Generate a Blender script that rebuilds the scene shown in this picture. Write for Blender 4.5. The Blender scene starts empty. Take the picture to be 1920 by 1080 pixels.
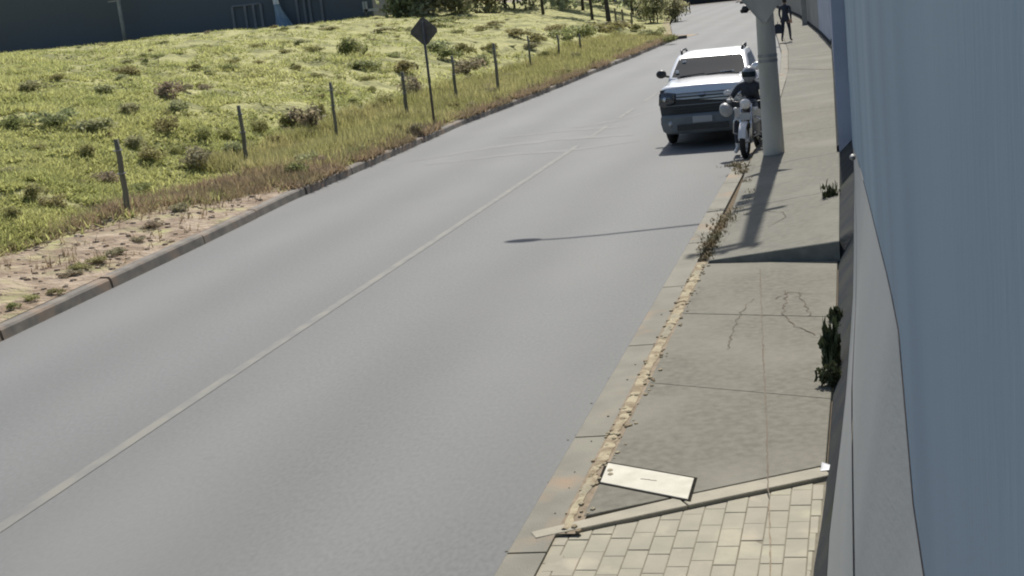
import bpy, bmesh, math, random
import numpy as np
from mathutils import Vector, Matrix, Quaternion
random.seed(7); RNG = np.random.default_rng(7)
S = bpy.context.scene
COL = S.collection
rad = math.radians

# ------------------------------------------------------------------ camera
# World: X across the road (right +), Y along the road, Z up, road surface at z = 0.
FPX, CAM_H = 2563.0, 3.05
def _n(v): v = np.array(v, float); return v/np.linalg.norm(v)
_Y = _n((640, -615, FPX)); _D = _n((1320, 12060, FPX)); _D = _n(_D - _D.dot(_Y)*_Y)
_Z = -_D; _X = np.cross(_Y, _Z)
camd = bpy.data.cameras.new('camera'); cam = bpy.data.objects.new('camera', camd); COL.objects.link(cam)
camd.sensor_fit = 'HORIZONTAL'; camd.sensor_width = 36.0; camd.lens = 36.0*FPX/1920.0
camd.clip_start = 0.05; camd.clip_end = 3000
_r = Matrix(((_X[0], -_X[1], -_X[2]), (_Y[0], -_Y[1], -_Y[2]), (_Z[0], -_Z[1], -_Z[2])))
cam.matrix_world = Matrix.Translation((0, 0, CAM_H)) @ _r.to_4x4()
S.camera = cam

# ------------------------------------------------------------------ light
SUN_EL, SUN_AZ = rad(50), rad(-1.0)
SUNV = Vector((math.sin(SUN_AZ)*math.cos(SUN_EL), math.cos(SUN_AZ)*math.cos(SUN_EL), math.sin(SUN_EL)))
W = bpy.data.worlds.new('World'); S.world = W; W.use_nodes = True
_nt = W.node_tree; _bg = _nt.nodes['Background']
_sky = _nt.nodes.new('ShaderNodeTexSky'); _sky.sky_type = 'NISHITA'; _sky.sun_disc = False
_sky.sun_elevation = SUN_EL; _sky.sun_rotation = SUN_AZ; _sky.dust_density = 2.0
_nt.links.new(_sky.outputs[0], _bg.inputs[0]); _bg.inputs[1].default_value = 0.085
_sl = bpy.data.lights.new('sun', 'SUN'); _sl.energy = 4.0; _sl.angle = rad(0.53); _sl.color = (1, .955, .88)
_so = bpy.data.objects.new('sun', _sl); COL.objects.link(_so)
_so.rotation_mode = 'QUATERNION'; _so.rotation_quaternion = SUNV.to_track_quat('Z', 'Y')
S.view_settings.view_transform = 'Standard'; S.view_settings.look = 'None'
S.view_settings.exposure = 0.55; S.view_settings.gamma = 1.0; S.view_settings.use_curve_mapping = False
S.render.engine = 'CYCLES'; S.cycles.filter_width = 2.0
S.cycles.max_bounces = 6; S.cycles.transparent_max_bounces = 6

# ------------------------------------------------------------------ helpers
def pix(x, y, z=0.0):
    """where the sight line measured at photo position (x, y) meets the level z"""
    d = np.array((x-960, y-540, FPX)); w = np.array((d@_X, d@_Y, d@_Z)); t = (z-CAM_H)/w[2]
    return Vector((w[0]*t, w[1]*t, z))

def lerp_tab(tab):
    ys = [p[0] for p in tab]; xs = [p[1] for p in tab]
    return lambda y: np.interp(y, ys, xs)

class MB:
    def __init__(s): s.v = []; s.f = []; s.m = []
    def add(s, vs, fs, mi=0):
        o = len(s.v); s.v += [tuple(v) for v in vs]
        s.f += [tuple(i+o for i in f) for f in fs]; s.m += [mi]*len(fs)
    def box(s, c, d, R=None, mi=0, taper=1.0):
        vs = []
        for z in (-1, 1):
            k = taper if z > 0 else 1
            for x, y in ((-1, -1), (1, -1), (1, 1), (-1, 1)):
                p = Vector((x*d[0]/2*k, y*d[1]/2*k, z*d[2]/2))
                if R: p = R @ p
                vs.append(p + Vector(c))
        s.add(vs, [(3, 2, 1, 0), (4, 5, 6, 7), (0, 1, 5, 4), (1, 2, 6, 5), (2, 3, 7, 6), (3, 0, 4, 7)], mi)
    def tube(s, pts, r, n=8, mi=0, cap=True):
        pts = [Vector(p) for p in pts]; rs = r if isinstance(r, (list, tuple)) else [r]*len(pts)
        ring = []; prev = None
        for i, p in enumerate(pts):
            a = pts[max(i-1, 0)]; b = pts[min(i+1, len(pts)-1)]; t = (b-a).normalized()
            if prev is None:
                u = t.orthogonal().normalized()
            else:
                u = (prev - prev.dot(t)*t)
                u = u.normalized() if u.length > 1e-6 else t.orthogonal().normalized()
            prev = u; w = t.cross(u)
            ring.append([p + (u*math.cos(2*math.pi*k/n) + w*math.sin(2*math.pi*k/n))*rs[i] for k in range(n)])
        vs = [v for q in ring for v in q]; fs = []
        for i in range(len(pts)-1):
            for k in range(n):
                fs.append((i*n+k, i*n+(k+1) % n, (i+1)*n+(k+1) % n, (i+1)*n+k))
        if cap:
            fs.append(tuple(range(n-1, -1, -1))); fs.append(tuple((len(pts)-1)*n+k for k in range(n)))
        s.add(vs, fs, mi)
    def loft(s, rings, cap=True, closed=True, mi=0):
        n = len(rings[0]); vs = [v for q in rings for v in q]; fs = []
        for i in range(len(rings)-1):
            for k in range(n if closed else n-1):
                fs.append((i*n+k, i*n+(k+1) % n, (i+1)*n+(k+1) % n, (i+1)*n+k))
        if cap: fs.append(tuple(range(n-1, -1, -1))); fs.append(tuple((len(rings)-1)*n+k for k in range(n)))
        s.add(vs, fs, mi)
    def prism(s, poly, z0, z1, mi=0):
        """poly: list of (x, y) counter-clockwise or (x, y, ztop)"""
        n = len(poly); b = [(p[0], p[1], z0) for p in poly]
        t = [(p[0], p[1], p[2] if len(p) > 2 else z1) for p in poly]
        s.add(b+t, [tuple(range(n-1, -1, -1)), tuple(range(n, 2*n))] +
              [(i, (i+1) % n, n+(i+1) % n, n+i) for i in range(n)], mi)
    def ball(s, c, r, n=12, m=8, mi=0):
        r = r if isinstance(r, (list, tuple)) else (r, r, r); rings = []
        for i in range(m+1):
            a = math.pi*i/m; a = min(max(a, .02), math.pi-.02)
            rings.append([(c[0]+r[0]*math.sin(a)*math.cos(2*math.pi*k/n), c[1]+r[1]*math.sin(a)*math.sin(2*math.pi*k/n),
                           c[2]-r[2]*math.cos(a)) for k in range(n)])
        s.loft(rings, mi=mi)
    def torus(s, c, R, r, axis='x', n=24, m=8, mi=0):
        rings = []
        for i in range(n):
            a = 2*math.pi*i/n; q = []
            for k in range(m):
                b = 2*math.pi*k/m; rr = R + r*math.cos(b); h = r*math.sin(b)
                p = {'x': (h, rr*math.cos(a), rr*math.sin(a)), 'z': (rr*math.cos(a), rr*math.sin(a), h)}[axis]
                q.append((c[0]+p[0], c[1]+p[1], c[2]+p[2]))
            rings.append(q)
        rings.append(rings[0]); s.loft(rings, cap=False, mi=mi)
    def build(s, name, mat, parent=None, smooth=False, bevel=0, loc=None):
        me = bpy.data.meshes.new(name); me.from_pydata(s.v, [], s.f)
        for m in (mat if isinstance(mat, (list, tuple)) else [mat]): me.materials.append(m)
        me.polygons.foreach_set('material_index', s.m)
        bm = bmesh.new(); bm.from_mesh(me); bmesh.ops.recalc_face_normals(bm, faces=bm.faces)
        if bevel: bmesh.ops.bevel(bm, geom=bm.edges, offset=bevel, segments=1, affect='EDGES')
        bm.to_mesh(me); bm.free()
        if smooth: me.polygons.foreach_set('use_smooth', [True]*len(me.polygons))
        me.update(); o = bpy.data.objects.new(name, me); COL.objects.link(o)
        if parent: o.parent = parent
        if loc: o.location = loc
        return o

def raw(name, V, Fc, mat, parent=None, smooth=False):
    me = bpy.data.meshes.new(name); V = np.asarray(V, np.float32); Fc = np.asarray(Fc, np.int32)
    k = Fc.shape[1]; me.vertices.add(len(V)); me.vertices.foreach_set('co', V.ravel())
    me.loops.add(Fc.size); me.loops.foreach_set('vertex_index', Fc.ravel())
    me.polygons.add(len(Fc)); me.polygons.foreach_set('loop_start', np.arange(0, Fc.size, k, dtype=np.int32))
    me.update(calc_edges=True); me.materials.append(mat)
    me.polygons.foreach_set('use_smooth', np.full(len(Fc), smooth))
    o = bpy.data.objects.new(name, me); COL.objects.link(o)
    if parent: o.parent = parent
    return o

def tag(o, label, cat, group=None):
    o['label'] = label; o['category'] = cat
    if group: o['group'] = group
    return o
def struct(o): o['kind'] = 'structure'; return o
def stuff(o, label=None, cat=None):
    o['kind'] = 'stuff'
    if label: o['label'] = label
    if cat: o['category'] = cat
    return o
def thing(name, label, cat, loc=(0, 0, 0), rz=0, group=None):
    o = bpy.data.objects.new(name, None); COL.objects.link(o); o.empty_display_size = .2
    o.location = loc; o.rotation_euler = (0, 0, rz); return tag(o, label, cat, group)

# ------------------------------------------------------------------ materials
def mat(name, c1, c2=None, scale=4, rough=.8, bump=0, bscale=60, metal=0, detail=6, stretch=(1, 1, 1), lo=.35, hi=.65,
        c3=None, s3=.6, lo3=.5, hi3=.7, spec=.5, trans=0, rnd=0, coat=0, bdist=.01):
    m = bpy.data.materials.new(name); m.use_nodes = True; nt = m.node_tree; N = nt.nodes; L = nt.links
    b = N['Principled BSDF']; b.inputs['Roughness'].default_value = rough; b.inputs['Metallic'].default_value = metal
    b.inputs['Specular IOR Level'].default_value = spec; b.inputs['Coat Weight'].default_value = coat
    tc = N.new('ShaderNodeTexCoord'); mp = N.new('ShaderNodeMapping'); mp.inputs['Scale'].default_value = stretch
    geo = N.new('ShaderNodeNewGeometry')
    L.new(geo.outputs['Position'] if stretch != 'obj' else tc.outputs['Object'], mp.inputs[0])
    def noise(sc, lo, hi, d=detail):
        n = N.new('ShaderNodeTexNoise'); n.inputs['Scale'].default_value = sc; n.inputs['Detail'].default_value = d
        L.new(mp.outputs[0], n.inputs['Vector']); r = N.new('ShaderNodeMapRange')
        r.inputs[1].default_value = lo; r.inputs[2].default_value = hi; L.new(n.outputs['Fac'], r.inputs[0]); return r.outputs[0]
    def mix(a, bb, f):
        x = N.new('ShaderNodeMix'); x.data_type = 'RGBA'
        for i, q in ((6, a), (7, bb)):
            if isinstance(q, tuple): x.inputs[i].default_value = (*q, 1)
            else: L.new(q, x.inputs[i])
        if isinstance(f, float): x.inputs[0].default_value = f
        else: L.new(f, x.inputs[0])
        return x.outputs[2]
    col = c1
    if c2: col = mix(c1, c2, noise(scale, lo, hi))
    if c3: col = mix(col, c3, noise(s3, lo3, hi3))
    if rnd:
        hv = N.new('ShaderNodeHueSaturation'); mr = N.new('ShaderNodeMapRange')
        mr.inputs[3].default_value = 1-rnd; mr.inputs[4].default_value = 1+rnd
        L.new(geo.outputs['Random Per Island'], mr.inputs[0]); L.new(mr.outputs[0], hv.inputs['Value'])
        mr2 = N.new('ShaderNodeMapRange'); mr2.inputs[3].default_value = .5-rnd*.06; mr2.inputs[4].default_value = .5+rnd*.06
        oi = N.new('ShaderNodeObjectInfo'); L.new(oi.outputs['Random'], mr2.inputs[0]); L.new(mr2.outputs[0], hv.inputs['Hue'])
        if isinstance(col, tuple): hv.inputs['Color'].default_value = (*col, 1)
        else: L.new(col, hv.inputs['Color'])
        col = hv.outputs[0]
    if isinstance(col, tuple): b.inputs['Base Color'].default_value = (*col, 1)
    else: L.new(col, b.inputs['Base Color'])
    if bump:
        n = N.new('ShaderNodeTexNoise'); n.inputs['Scale'].default_value = bscale; n.inputs['Detail'].default_value = 5
        L.new(mp.outputs[0], n.inputs['Vector']); bp = N.new('ShaderNodeBump'); bp.inputs['Strength'].default_value = bump
        bp.inputs['Distance'].default_value = bdist; L.new(n.outputs['Fac'], bp.inputs['Height']); L.new(bp.outputs[0], b.inputs['Normal'])
    if trans:
        t = N.new('ShaderNodeBsdfTranslucent'); ms = N.new('ShaderNodeMixShader'); ms.inputs[0].default_value = trans
        if isinstance(col, tuple): t.inputs[0].default_value = (*col, 1)
        else: L.new(col, t.inputs[0])
        L.new(b.outputs[0], ms.inputs[1]); L.new(t.outputs[0], ms.inputs[2]); L.new(ms.outputs[0], N['Material Output'].inputs[0])
    m['col'] = 0
    return m

M = {}
M['asphalt'] = mat('asphalt', (.128, .132, .130), (.160, .164, .161), 34, .8, .5, 300, stretch=(1, .5, 1), lo=.3, hi=.7, detail=10, c3=(.164, .166, .161), s3=.5, lo3=.45, hi3=.85, bdist=.005, spec=.3)
def wear(m):
    """tyre worn lanes and small oily spots along the road"""
    nt = m.node_tree; N = nt.nodes; L = nt.links; b = N['Principled BSDF']; src = b.inputs['Base Color'].links[0].from_socket
    g = N.new('ShaderNodeNewGeometry'); sx = N.new('ShaderNodeSeparateXYZ'); L.new(g.outputs['Position'], sx.inputs[0])
    w = N.new('ShaderNodeMath'); w.operation = 'SINE'; k = N.new('ShaderNodeMath'); k.operation = 'MULTIPLY'; k.inputs[1].default_value = 3.6; L.new(sx.outputs[0], k.inputs[0]); L.new(k.outputs[0], w.inputs[0])
    n = N.new('ShaderNodeTexNoise'); n.inputs['Scale'].default_value = .35; n.inputs['Detail'].default_value = 8; L.new(g.outputs['Position'], n.inputs['Vector'])
    a = N.new('ShaderNodeMath'); a.operation = 'MULTIPLY'; L.new(w.outputs[0], a.inputs[0]); L.new(n.outputs['Fac'], a.inputs[1])
    r = N.new('ShaderNodeMapRange'); r.inputs[1].default_value = -.6; r.inputs[2].default_value = .6; r.inputs[3].default_value = .93; r.inputs[4].default_value = 1.07; L.new(a.outputs[0], r.inputs[0])
    v = N.new('ShaderNodeTexVoronoi'); v.inputs['Scale'].default_value = .9; L.new(g.outputs['Position'], v.inputs['Vector'])
    r2 = N.new('ShaderNodeMapRange'); r2.inputs[1].default_value = .025; r2.inputs[2].default_value = .06; r2.inputs[3].default_value = .93; r2.inputs[4].default_value = 1; L.new(v.outputs['Distance'], r2.inputs[0])
    mm = N.new('ShaderNodeMath'); mm.operation = 'MULTIPLY'; L.new(r.outputs[0], mm.inputs[0]); L.new(r2.outputs[0], mm.inputs[1])
    x = N.new('ShaderNodeMix'); x.data_type = 'RGBA'; x.blend_type = 'MULTIPLY'; x.inputs[0].default_value = 1; L.new(src, x.inputs[6]); L.new(mm.outputs[0], x.inputs[7]); L.new(x.outputs[2], b.inputs['Base Color'])
wear(M['asphalt'])
M['line'] = mat('line_paint', (.195, .192, .166), (.150, .151, .147), 7, .8, .2, 200, stretch=(1, .4, 1), lo=.36, hi=.66, detail=12, spec=.3)
M['dust'] = mat('road_dust', (.172, .172, .165), (.152, .154, .149), 2, .8, spec=.3)
M['kerb'] = mat('kerb_concrete', (.20, .19, .15), (.155, .147, .118), 3, .9, .4, 90, c3=(.27, .19, .12), s3=1.7, lo3=.56, hi3=.75)
M['kerbL'] = mat('kerb_concrete_worn', (.19, .17, .14), (.105, .098, .085), 3.5, .9, .5, 80, c3=(.23, .17, .12), s3=2.1, lo3=.5, hi3=.7)
M['edge'] = mat('kerb_edge_paint', (.36, .315, .215), (.22, .175, .115), 9, .95, .8, 60, lo=.44, hi=.62, spec=.2, c3=(.26, .24, .18), s3=3, lo3=.5, hi3=.65)
M['edge_soil'] = mat('edge_soil', (.25, .20, .14), (.17, .135, .09), 12, 1, .5, 60)
M['slab'] = mat('slab_concrete', (.182, .173, .140), (.130, .123, .10), 16, .95, .45, 110, detail=12, lo=.3, hi=.7, c3=(.205, .195, .16), s3=.9, lo3=.48, hi3=.72, bdist=.008, spec=.25)
M['slab_far'] = mat('slab_concrete_pale', (.172, .168, .14), (.138, .134, .112), 12, .95, .35, 90, detail=12, spec=.25, c3=(.195, .188, .16), s3=.7, lo3=.5, hi3=.7, bdist=.004)
M['bed'] = mat('joint_soil', (.15, .12, .085), (.11, .088, .06), 14, 1, spec=.1)
M['paver'] = mat('paver_concrete', (.262, .243, .187), (.222, .207, .160), 5, .9, .4, 150, c3=(.30, .275, .205), s3=4, lo3=.5, hi3=.65, rnd=.17, bdist=.004)
M['sand'] = mat('joint_sand', (.20, .18, .13), (.13, .112, .08), 6, 1)
M['border'] = mat('border_concrete', (.33, .30, .23), (.27, .25, .195), 6, .9, .4, 120)
M['thread'] = mat('thread_brown', (.125, .098, .072), (.15, .13, .10), 9, 1)
M['riser'] = mat('shade_toned_riser', (.21, .22, .205), (.15, .16, .148), 8, 1, spec=.05)
M['lid'] = mat('lid_cement', (.54, .52, .44), (.43, .41, .34), 9, .9, .3, 120, detail=12, lo=.3, hi=.75)
M['iron'] = mat('dark_iron', (.016, .016, .014), (.03, .027, .022), 20, 1, spec=.02)
M['dark_line'] = mat('crack_dirt_and_shadow', (.095, .075, .055), (.14, .115, .085), 20, 1)
M['soil'] = mat('verge_soil', (.33, .265, .19), (.23, .17, .115), 2.2, 1, .9, 12, c3=(.43, .35, .25), s3=1.1, lo3=.5, hi3=.66, bdist=.08)
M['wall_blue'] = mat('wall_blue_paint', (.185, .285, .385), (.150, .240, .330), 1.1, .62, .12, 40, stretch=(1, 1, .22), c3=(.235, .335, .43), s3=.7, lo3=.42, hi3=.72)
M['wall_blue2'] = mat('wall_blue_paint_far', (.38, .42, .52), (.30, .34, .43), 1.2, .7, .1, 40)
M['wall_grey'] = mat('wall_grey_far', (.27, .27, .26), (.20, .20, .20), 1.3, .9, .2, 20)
M['footing'] = mat('footing_cement', (.255, .268, .270), (.222, .238, .242), 1.1, .75, .1, 60, stretch=(1, .25, 1), c3=(.285, .292, .288), s3=.8)
M['base_strip'] = mat('base_strip_dark', (.045, .049, .054), (.065, .067, .062), 3, 1, .4, 40, spec=.02, c3=(.06, .07, .03), s3=.9, lo3=.6, hi3=.72)
M['barn'] = mat('dark_sheet_metal', (.082, .103, .125), (.09, .105, .114), .12, .75, 0, c3=(.108, .106, .104), s3=.2, lo3=.5, hi3=.7)
M['barn_rib'] = mat('sheet_metal_trim', (.21, .21, .23), (.14, .15, .165), .6, .7)
M['palepole'] = mat('pale_concrete', (.34, .33, .31), (.26, .26, .24), 2, .9)
M['white'] = mat('white_paint', (.72, .73, .74), rough=.6)
M['tarp'] = mat('blue_tarp', (.16, .25, .36), (.3, .38, .46), 2, .7)
M['pole'] = mat('pole_concrete', (.50, .48, .42), (.38, .365, .315), 3, .92, .5, 60, c3=(.58, .56, .50), s3=1.1, lo3=.5, hi3=.7, stretch=(1, 1, .4))
M['galv'] = mat('galvanised_steel', (.30, .31, .31), (.22, .22, .22), 6, .5, metal=.6)
M['signback'] = mat('sign_back_steel', (.13, .12, .105), (.09, .082, .072), 6, .65, metal=.2)
M['post'] = mat('post_wood', (.21, .20, .15), (.13, .125, .085), 7, .95, .6, 50, stretch=(1, 1, .25))
M['paint'] = mat('silver_white_paint', (.62, .64, .66), rough=.28, metal=.35, coat=.6)
M['glass'] = mat('tinted_glass', (.010, .020, .027), rough=.02, spec=.16)
M['black'] = mat('black_plastic', (.018, .019, .022), (.026, .027, .03), 8, .45)
M['grille'] = mat('grille_plastic', (.028, .031, .036), rough=.4)
M['bumper'] = mat('bumper_grey', (.14, .16, .175), (.11, .127, .14), 3, .45)
M['lamp'] = mat('lamp_lens', (.35, .37, .39), rough=.12, metal=.4, coat=1)
M['lamp_dark'] = mat('dark_lamp_lens', (.05, .055, .062), rough=.2, coat=1)
M['lamp_pale'] = mat('pale_lamp_lens', (.72, .71, .69), (.5, .5, .49), 9, .3)
M['chrome'] = mat('chrome', (.55, .57, .6), rough=.2, metal=1)
M['tyre'] = mat('rubber', (.017, .017, .018), rough=.9)
M['plate'] = mat('plate_grey', (.35, .36, .37), rough=.5)
M['cloth'] = mat('dark_cloth', (.026, .032, .045), (.04, .047, .06), 10, .95)
M['jeans'] = mat('dark_jeans', (.03, .035, .05), (.045, .05, .065), 12, .95)
M['skin'] = mat('skin', (.32, .19, .13), rough=.6)
M['hair'] = mat('dark_hair', (.02, .015, .012), rough=.7)
M['shoe'] = mat('pale_shoe', (.55, .56, .57), rough=.6)
M['helmet'] = mat('grey_helmet', (.17, .185, .205), rough=.35, coat=.5)
M['pale_shell'] = mat('pale_helmet_shell', (.40, .40, .39), (.30, .31, .31), 9, .45)
M['glove'] = mat('pale_glove', (.42, .42, .41), rough=.8)
M['bikered'] = mat('bike_dark_blue', (.02, .026, .045), rough=.3, coat=.5)
M['bikewhite'] = mat('bike_pale_plastic', (.55, .56, .58), rough=.4)
def leaf(name, c1, c2, sc=1.5, rnd=.45, trans=.42): return mat(name, c1, c2, sc, .75, trans=trans, rnd=rnd, spec=.3)
M['grass'] = leaf('grass_blade', (.385, .37, .14), (.50, .455, .21), .35)
M['grass_dry'] = leaf('dry_grass_blade', (.34, .265, .165), (.25, .215, .115), .8)
M['grass_mid'] = leaf('verge_grass_blade', (.34, .32, .13), (.44, .38, .19), .5)
M['weed'] = leaf('weed_leaf', (.24, .24, .095), (.34, .325, .145), 1.1, .5)
M['weed_grey'] = leaf('weed_leaf_grey', (.37, .37, .20), (.29, .30, .15), 1.3, .5)
M['weed_brown'] = leaf('weed_leaf_brown', (.34, .285, .20), (.28, .26, .155), 1.3, .5)
M['tree_leaf'] = leaf('tree_leaf', (.28, .295, .15), (.37, .37, .22), .5, .5, .58)
M['dead'] = leaf('dead_weed', (.16, .10, .055), (.09, .08, .04), 3, .5, .2)
M['bark'] = mat('bark', (.075, .065, .05), (.05, .045, .035), 8, .95, .6, 40)

def field_material():
    m = mat('field_ground', (.30, .295, .115), (.375, .36, .155), .55, 1, 1, 7, c3=(.185, .185, .072), s3=1.25, lo3=.47, hi3=.60, bdist=.12, detail=8)
    nt = m.node_tree; N = nt.nodes; L = nt.links; b = N['Principled BSDF']
    src = b.inputs['Base Color'].links[0].from_socket
    att = N.new('ShaderNodeAttribute'); att.attribute_name = 'soil'
    n = N.new('ShaderNodeTexNoise'); n.inputs['Scale'].default_value = 1.3; n.inputs['Detail'].default_value = 8
    g = N.new('ShaderNodeNewGeometry'); L.new(g.outputs['Position'], n.inputs['Vector'])
    def soilmix(prev, out, c1, c2, sc):
        a = N.new('ShaderNodeMath'); a.operation = 'ADD'; L.new(out, a.inputs[0]); L.new(n.outputs['Fac'], a.inputs[1])
        r = N.new('ShaderNodeMapRange'); r.inputs[1].default_value = .95; r.inputs[2].default_value = 1.12; L.new(a.outputs[0], r.inputs[0])
        n2 = N.new('ShaderNodeTexNoise'); n2.inputs['Scale'].default_value = sc; n2.inputs['Detail'].default_value = 8; L.new(g.outputs['Position'], n2.inputs['Vector'])
        r2 = N.new('ShaderNodeMapRange'); r2.inputs[1].default_value = .38; r2.inputs[2].default_value = .62; L.new(n2.outputs['Fac'], r2.inputs[0])
        cm = N.new('ShaderNodeMix'); cm.data_type = 'RGBA'; cm.inputs[6].default_value = (*c1, 1); cm.inputs[7].default_value = (*c2, 1); L.new(r2.outputs[0], cm.inputs[0])
        x = N.new('ShaderNodeMix'); x.data_type = 'RGBA'; L.new(prev, x.inputs[6]); L.new(cm.outputs[2], x.inputs[7]); L.new(r.outputs[0], x.inputs[0])
        return x.outputs[2]
    sep = N.new('ShaderNodeSeparateColor'); L.new(att.outputs['Color'], sep.inputs[0])
    c = soilmix(src, sep.outputs[1], (.29, .24, .14), (.22, .185, .11), 2.5)
    c = soilmix(c, sep.outputs[0], (.345, .275, .20), (.205, .150, .10), 2.6)
    L.new(c, b.inputs['Base Color']); return m
M['field'] = field_material()

# ------------------------------------------------------------------ site lines (metres)
XK = lerp_tab([(-10, -9.0), (5, -9.05), (12.6, -9.19), (18, -9.45), (22, -9.70), (27, -9.77), (34, -9.90), (39, -9.68), (45, -9.53), (51, -9.45), (58, -9.28), (68, -9.2), (72, -9.05), (80, -10.2), (98, -12.6), (150, -18), (175, -20)])
XR = lerp_tab([(-10, -2.0), (30, -1.98), (40, -2.2), (51, -2.69), (65, -3.6), (85, -5.5), (110, -8.1), (150, -12.5)])
XA = lerp_tab([(-10, -.36), (6.4, -.35), (7.3, -.31), (8.6, -.30), (10.6, -.28), (13.8, -.30), (21.1, -.36), (36, -.62), (51.4, -.91), (60, -1.45), (85, -3.3), (110, -5.9), (150, -10.3)])
XB = lerp_tab([(-10, -.30), (6.4, -.28), (8.6, -.21), (11.4, -.16), (16.5, -.14), (21.0, -.16)])

def vnoise(x, y, seed=0):
    xi = np.floor(x).astype(np.int64); yi = np.floor(y).astype(np.int64); fx = x-xi; fy = y-yi
    fx = fx*fx*(3-2*fx); fy = fy*fy*(3-2*fy)
    def h(a, b):
        q = (a*374761393 + b*668265263 + seed*982451653) & 0x7fffffff; q = ((q ^ (q >> 13))*1274126177) & 0x7fffffff
        return ((q ^ (q >> 16)) & 0xffff)/65535.0
    return (h(xi, yi)*(1-fx)+h(xi+1, yi)*fx)*(1-fy) + (h(xi, yi+1)*(1-fx)+h(xi+1, yi+1)*fx)*fy
def terrain(X, Y):
    X = np.asarray(X, float); Y = np.asarray(Y, float); d = np.maximum(XK(Y)-.16-X, 0)
    z = .14 + .05*np.minimum(d, 2.5) + 2.68*(1-np.exp(-np.maximum(d-2.5, 0)/6.8))
    k = np.clip((d-.3)/2.5, 0, 1)
    z = z + k*(.34*(vnoise(X*.28, Y*.16, 1)-.5) + .22*(vnoise(X*.8, Y*.5, 2)-.5) + .10*(vnoise(X*2.2, Y*2, 3)-.5))
    z = z + np.clip(d/.4, 0, 1)*.10*(vnoise(X*1.7, Y*1.3, 5)-.4)
    return np.minimum(z, 2.98)
def ground_hit(px, py):
    """first meeting of a sight line with the field"""
    d = np.array((px-960, py-540, FPX)); w = np.array((d@_X, d@_Y, d@_Z)); w = w/w[1]
    t = np.linspace(10, 140, 4000); x = w[0]*t; z = CAM_H+w[2]*t
    hit = np.nonzero(z < terrain(x, t))[0]
    i = hit[0] if len(hit) else len(t)-1
    return Vector((x[i], t[i], float(terrain(x[i], t[i]))))

# ------------------------------------------------------------------ setting: ground, road, kerbs
b = MB(); b.add([(-900, -300, -.12), (900, -300, -.12), (900, 1500, -.12), (-900, 1500, -.12)], [(0, 1, 2, 3)])
struct(b.build('ground', M['kerbL']))
def strip(ys, lf, rf, z, name, m, nx=1):
    V = []; F = []
    for y in ys:
        for i in range(nx+1):
            V.append((lf(y)+(rf(y)-lf(y))*i/nx, y, z))
    for j in range(len(ys)-1):
        for i in range(nx):
            a = j*(nx+1)+i; F.append((a, a+1, a+nx+2, a+nx+1))
    return raw(name, V, F, m)
YS = list(np.arange(-6, 60, 2.0))+list(np.arange(60, 160, 4.0))
struct(strip(YS, lambda y: XK(y)-.1, lambda y: XR(y)+.1, 0, 'road', M['asphalt']))
CL = lerp_tab([(-5, -5.68), (12, -5.62), (25, -5.57), (33, -5.54), (60, -5.5)])
struct(strip(list(np.arange(-3, 27.5, 1.5)), lambda y: CL(y)-.055, lambda y: CL(y)+.055, .004, 'centre_line', M['line']))
for y0 in (28.2, 32.0, 36.2):
    struct(strip([y0, y0+2.4], lambda y: CL(y)-.05, lambda y: CL(y)+.05, .004, 'centre_line', M['line']))
# dusty streaks dragged across the road
b = MB()
for (pts, w) in (([(-9.0, 26.6), (-7.6, 28.0), (-6.2, 28.6), (-4.6, 28.2)], .30), ([(-8.4, 25.7), (-6.9, 26.4), (-5.6, 26.3), (-4.3, 27.0)], .18),
                 ([(-6.4, 30.6), (-5.5, 31.6), (-4.4, 34.8), (-4.1, 37.5)], .22), ([(-7.9, 29.8), (-6.3, 30.2), (-5.0, 30.0)], .16)):
    n = 24; V = []
    ts = np.linspace(0, 1, n); q = np.linspace(0, 1, len(pts)); xs = np.interp(ts, q, [p[0] for p in pts]); ys = np.interp(ts, q, [p[1] for p in pts])
    for i in range(n):
        ww = 2.2*w*math.sin(math.pi*(i+.5)/n)**.6*(.6+.8*random.random())
        V += [(xs[i], ys[i]-ww/2, .0025), (xs[i], ys[i]+ww/2, .0025)]
    b.add(V, [(2*i, 2*i+2, 2*i+3, 2*i+1) for i in range(n-1)])
stuff(b.build('road_dust', M['dust']), 'pale dust streaks dragged across the asphalt near the pickup', 'dust')

kl = struct(bpy.data.objects.new('kerb', None)); COL.objects.link(kl)
joint = [-2.2, 0.4, 3.0, 5.5, 7.9, 10.3, 12.65, 15.2, 18.1, 20.3, 22.7]
while joint[-1] < 70: joint.append(joint[-1]+2.45)
for a, c in zip(joint[:-1], joint[1:]):
    o = MB(); a += .02; c -= .02
    dz = random.uniform(-.012, .012); dx = random.uniform(-.012, .012)
    prof = [(0.03, -.04), (.0, .11), (-.025, .135), (-.15, .14), (-.16, -.04)]
    rings = [[(XK(y)+p[0]+dx, y, p[1]+(dz if p[1] > 0 else 0)) for p in prof] for y in np.linspace(a, c, 4)]
    o.loft(rings); o.build('kerb_stone', M['kerbL'], kl)

# ------------------------------------------------------------------ right kerb, pavement
kr = struct(bpy.data.objects.new('kerb', None)); COL.objects.link(kr)
joint = [-2, .2, 2.4, 4.5, 6.65, 8.55, 10.85, 13.0, 15.2, 17.4, 19.6, 21.8, 24, 26.3]
while joint[-1] < 90: joint.append(joint[-1]+2.6)
for a, c in zip(joint[:-1], joint[1:]):
    o = MB(); a += .010; c -= .010
    drop = .125 if 21.7 < a < 26 else 0      # dropped kerb beside the pole
    prof = [(-.012, -.05), (.0, .105-drop*.97), (.02, .13-drop), (.235, .136-drop), (.24, -.05)]
    o.loft([[(XR(y)+p[0], y, p[1]) for p in prof] for y in np.linspace(a, c, 3)])
    o.build('kerb_stone', M['kerb'], kr)
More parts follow.
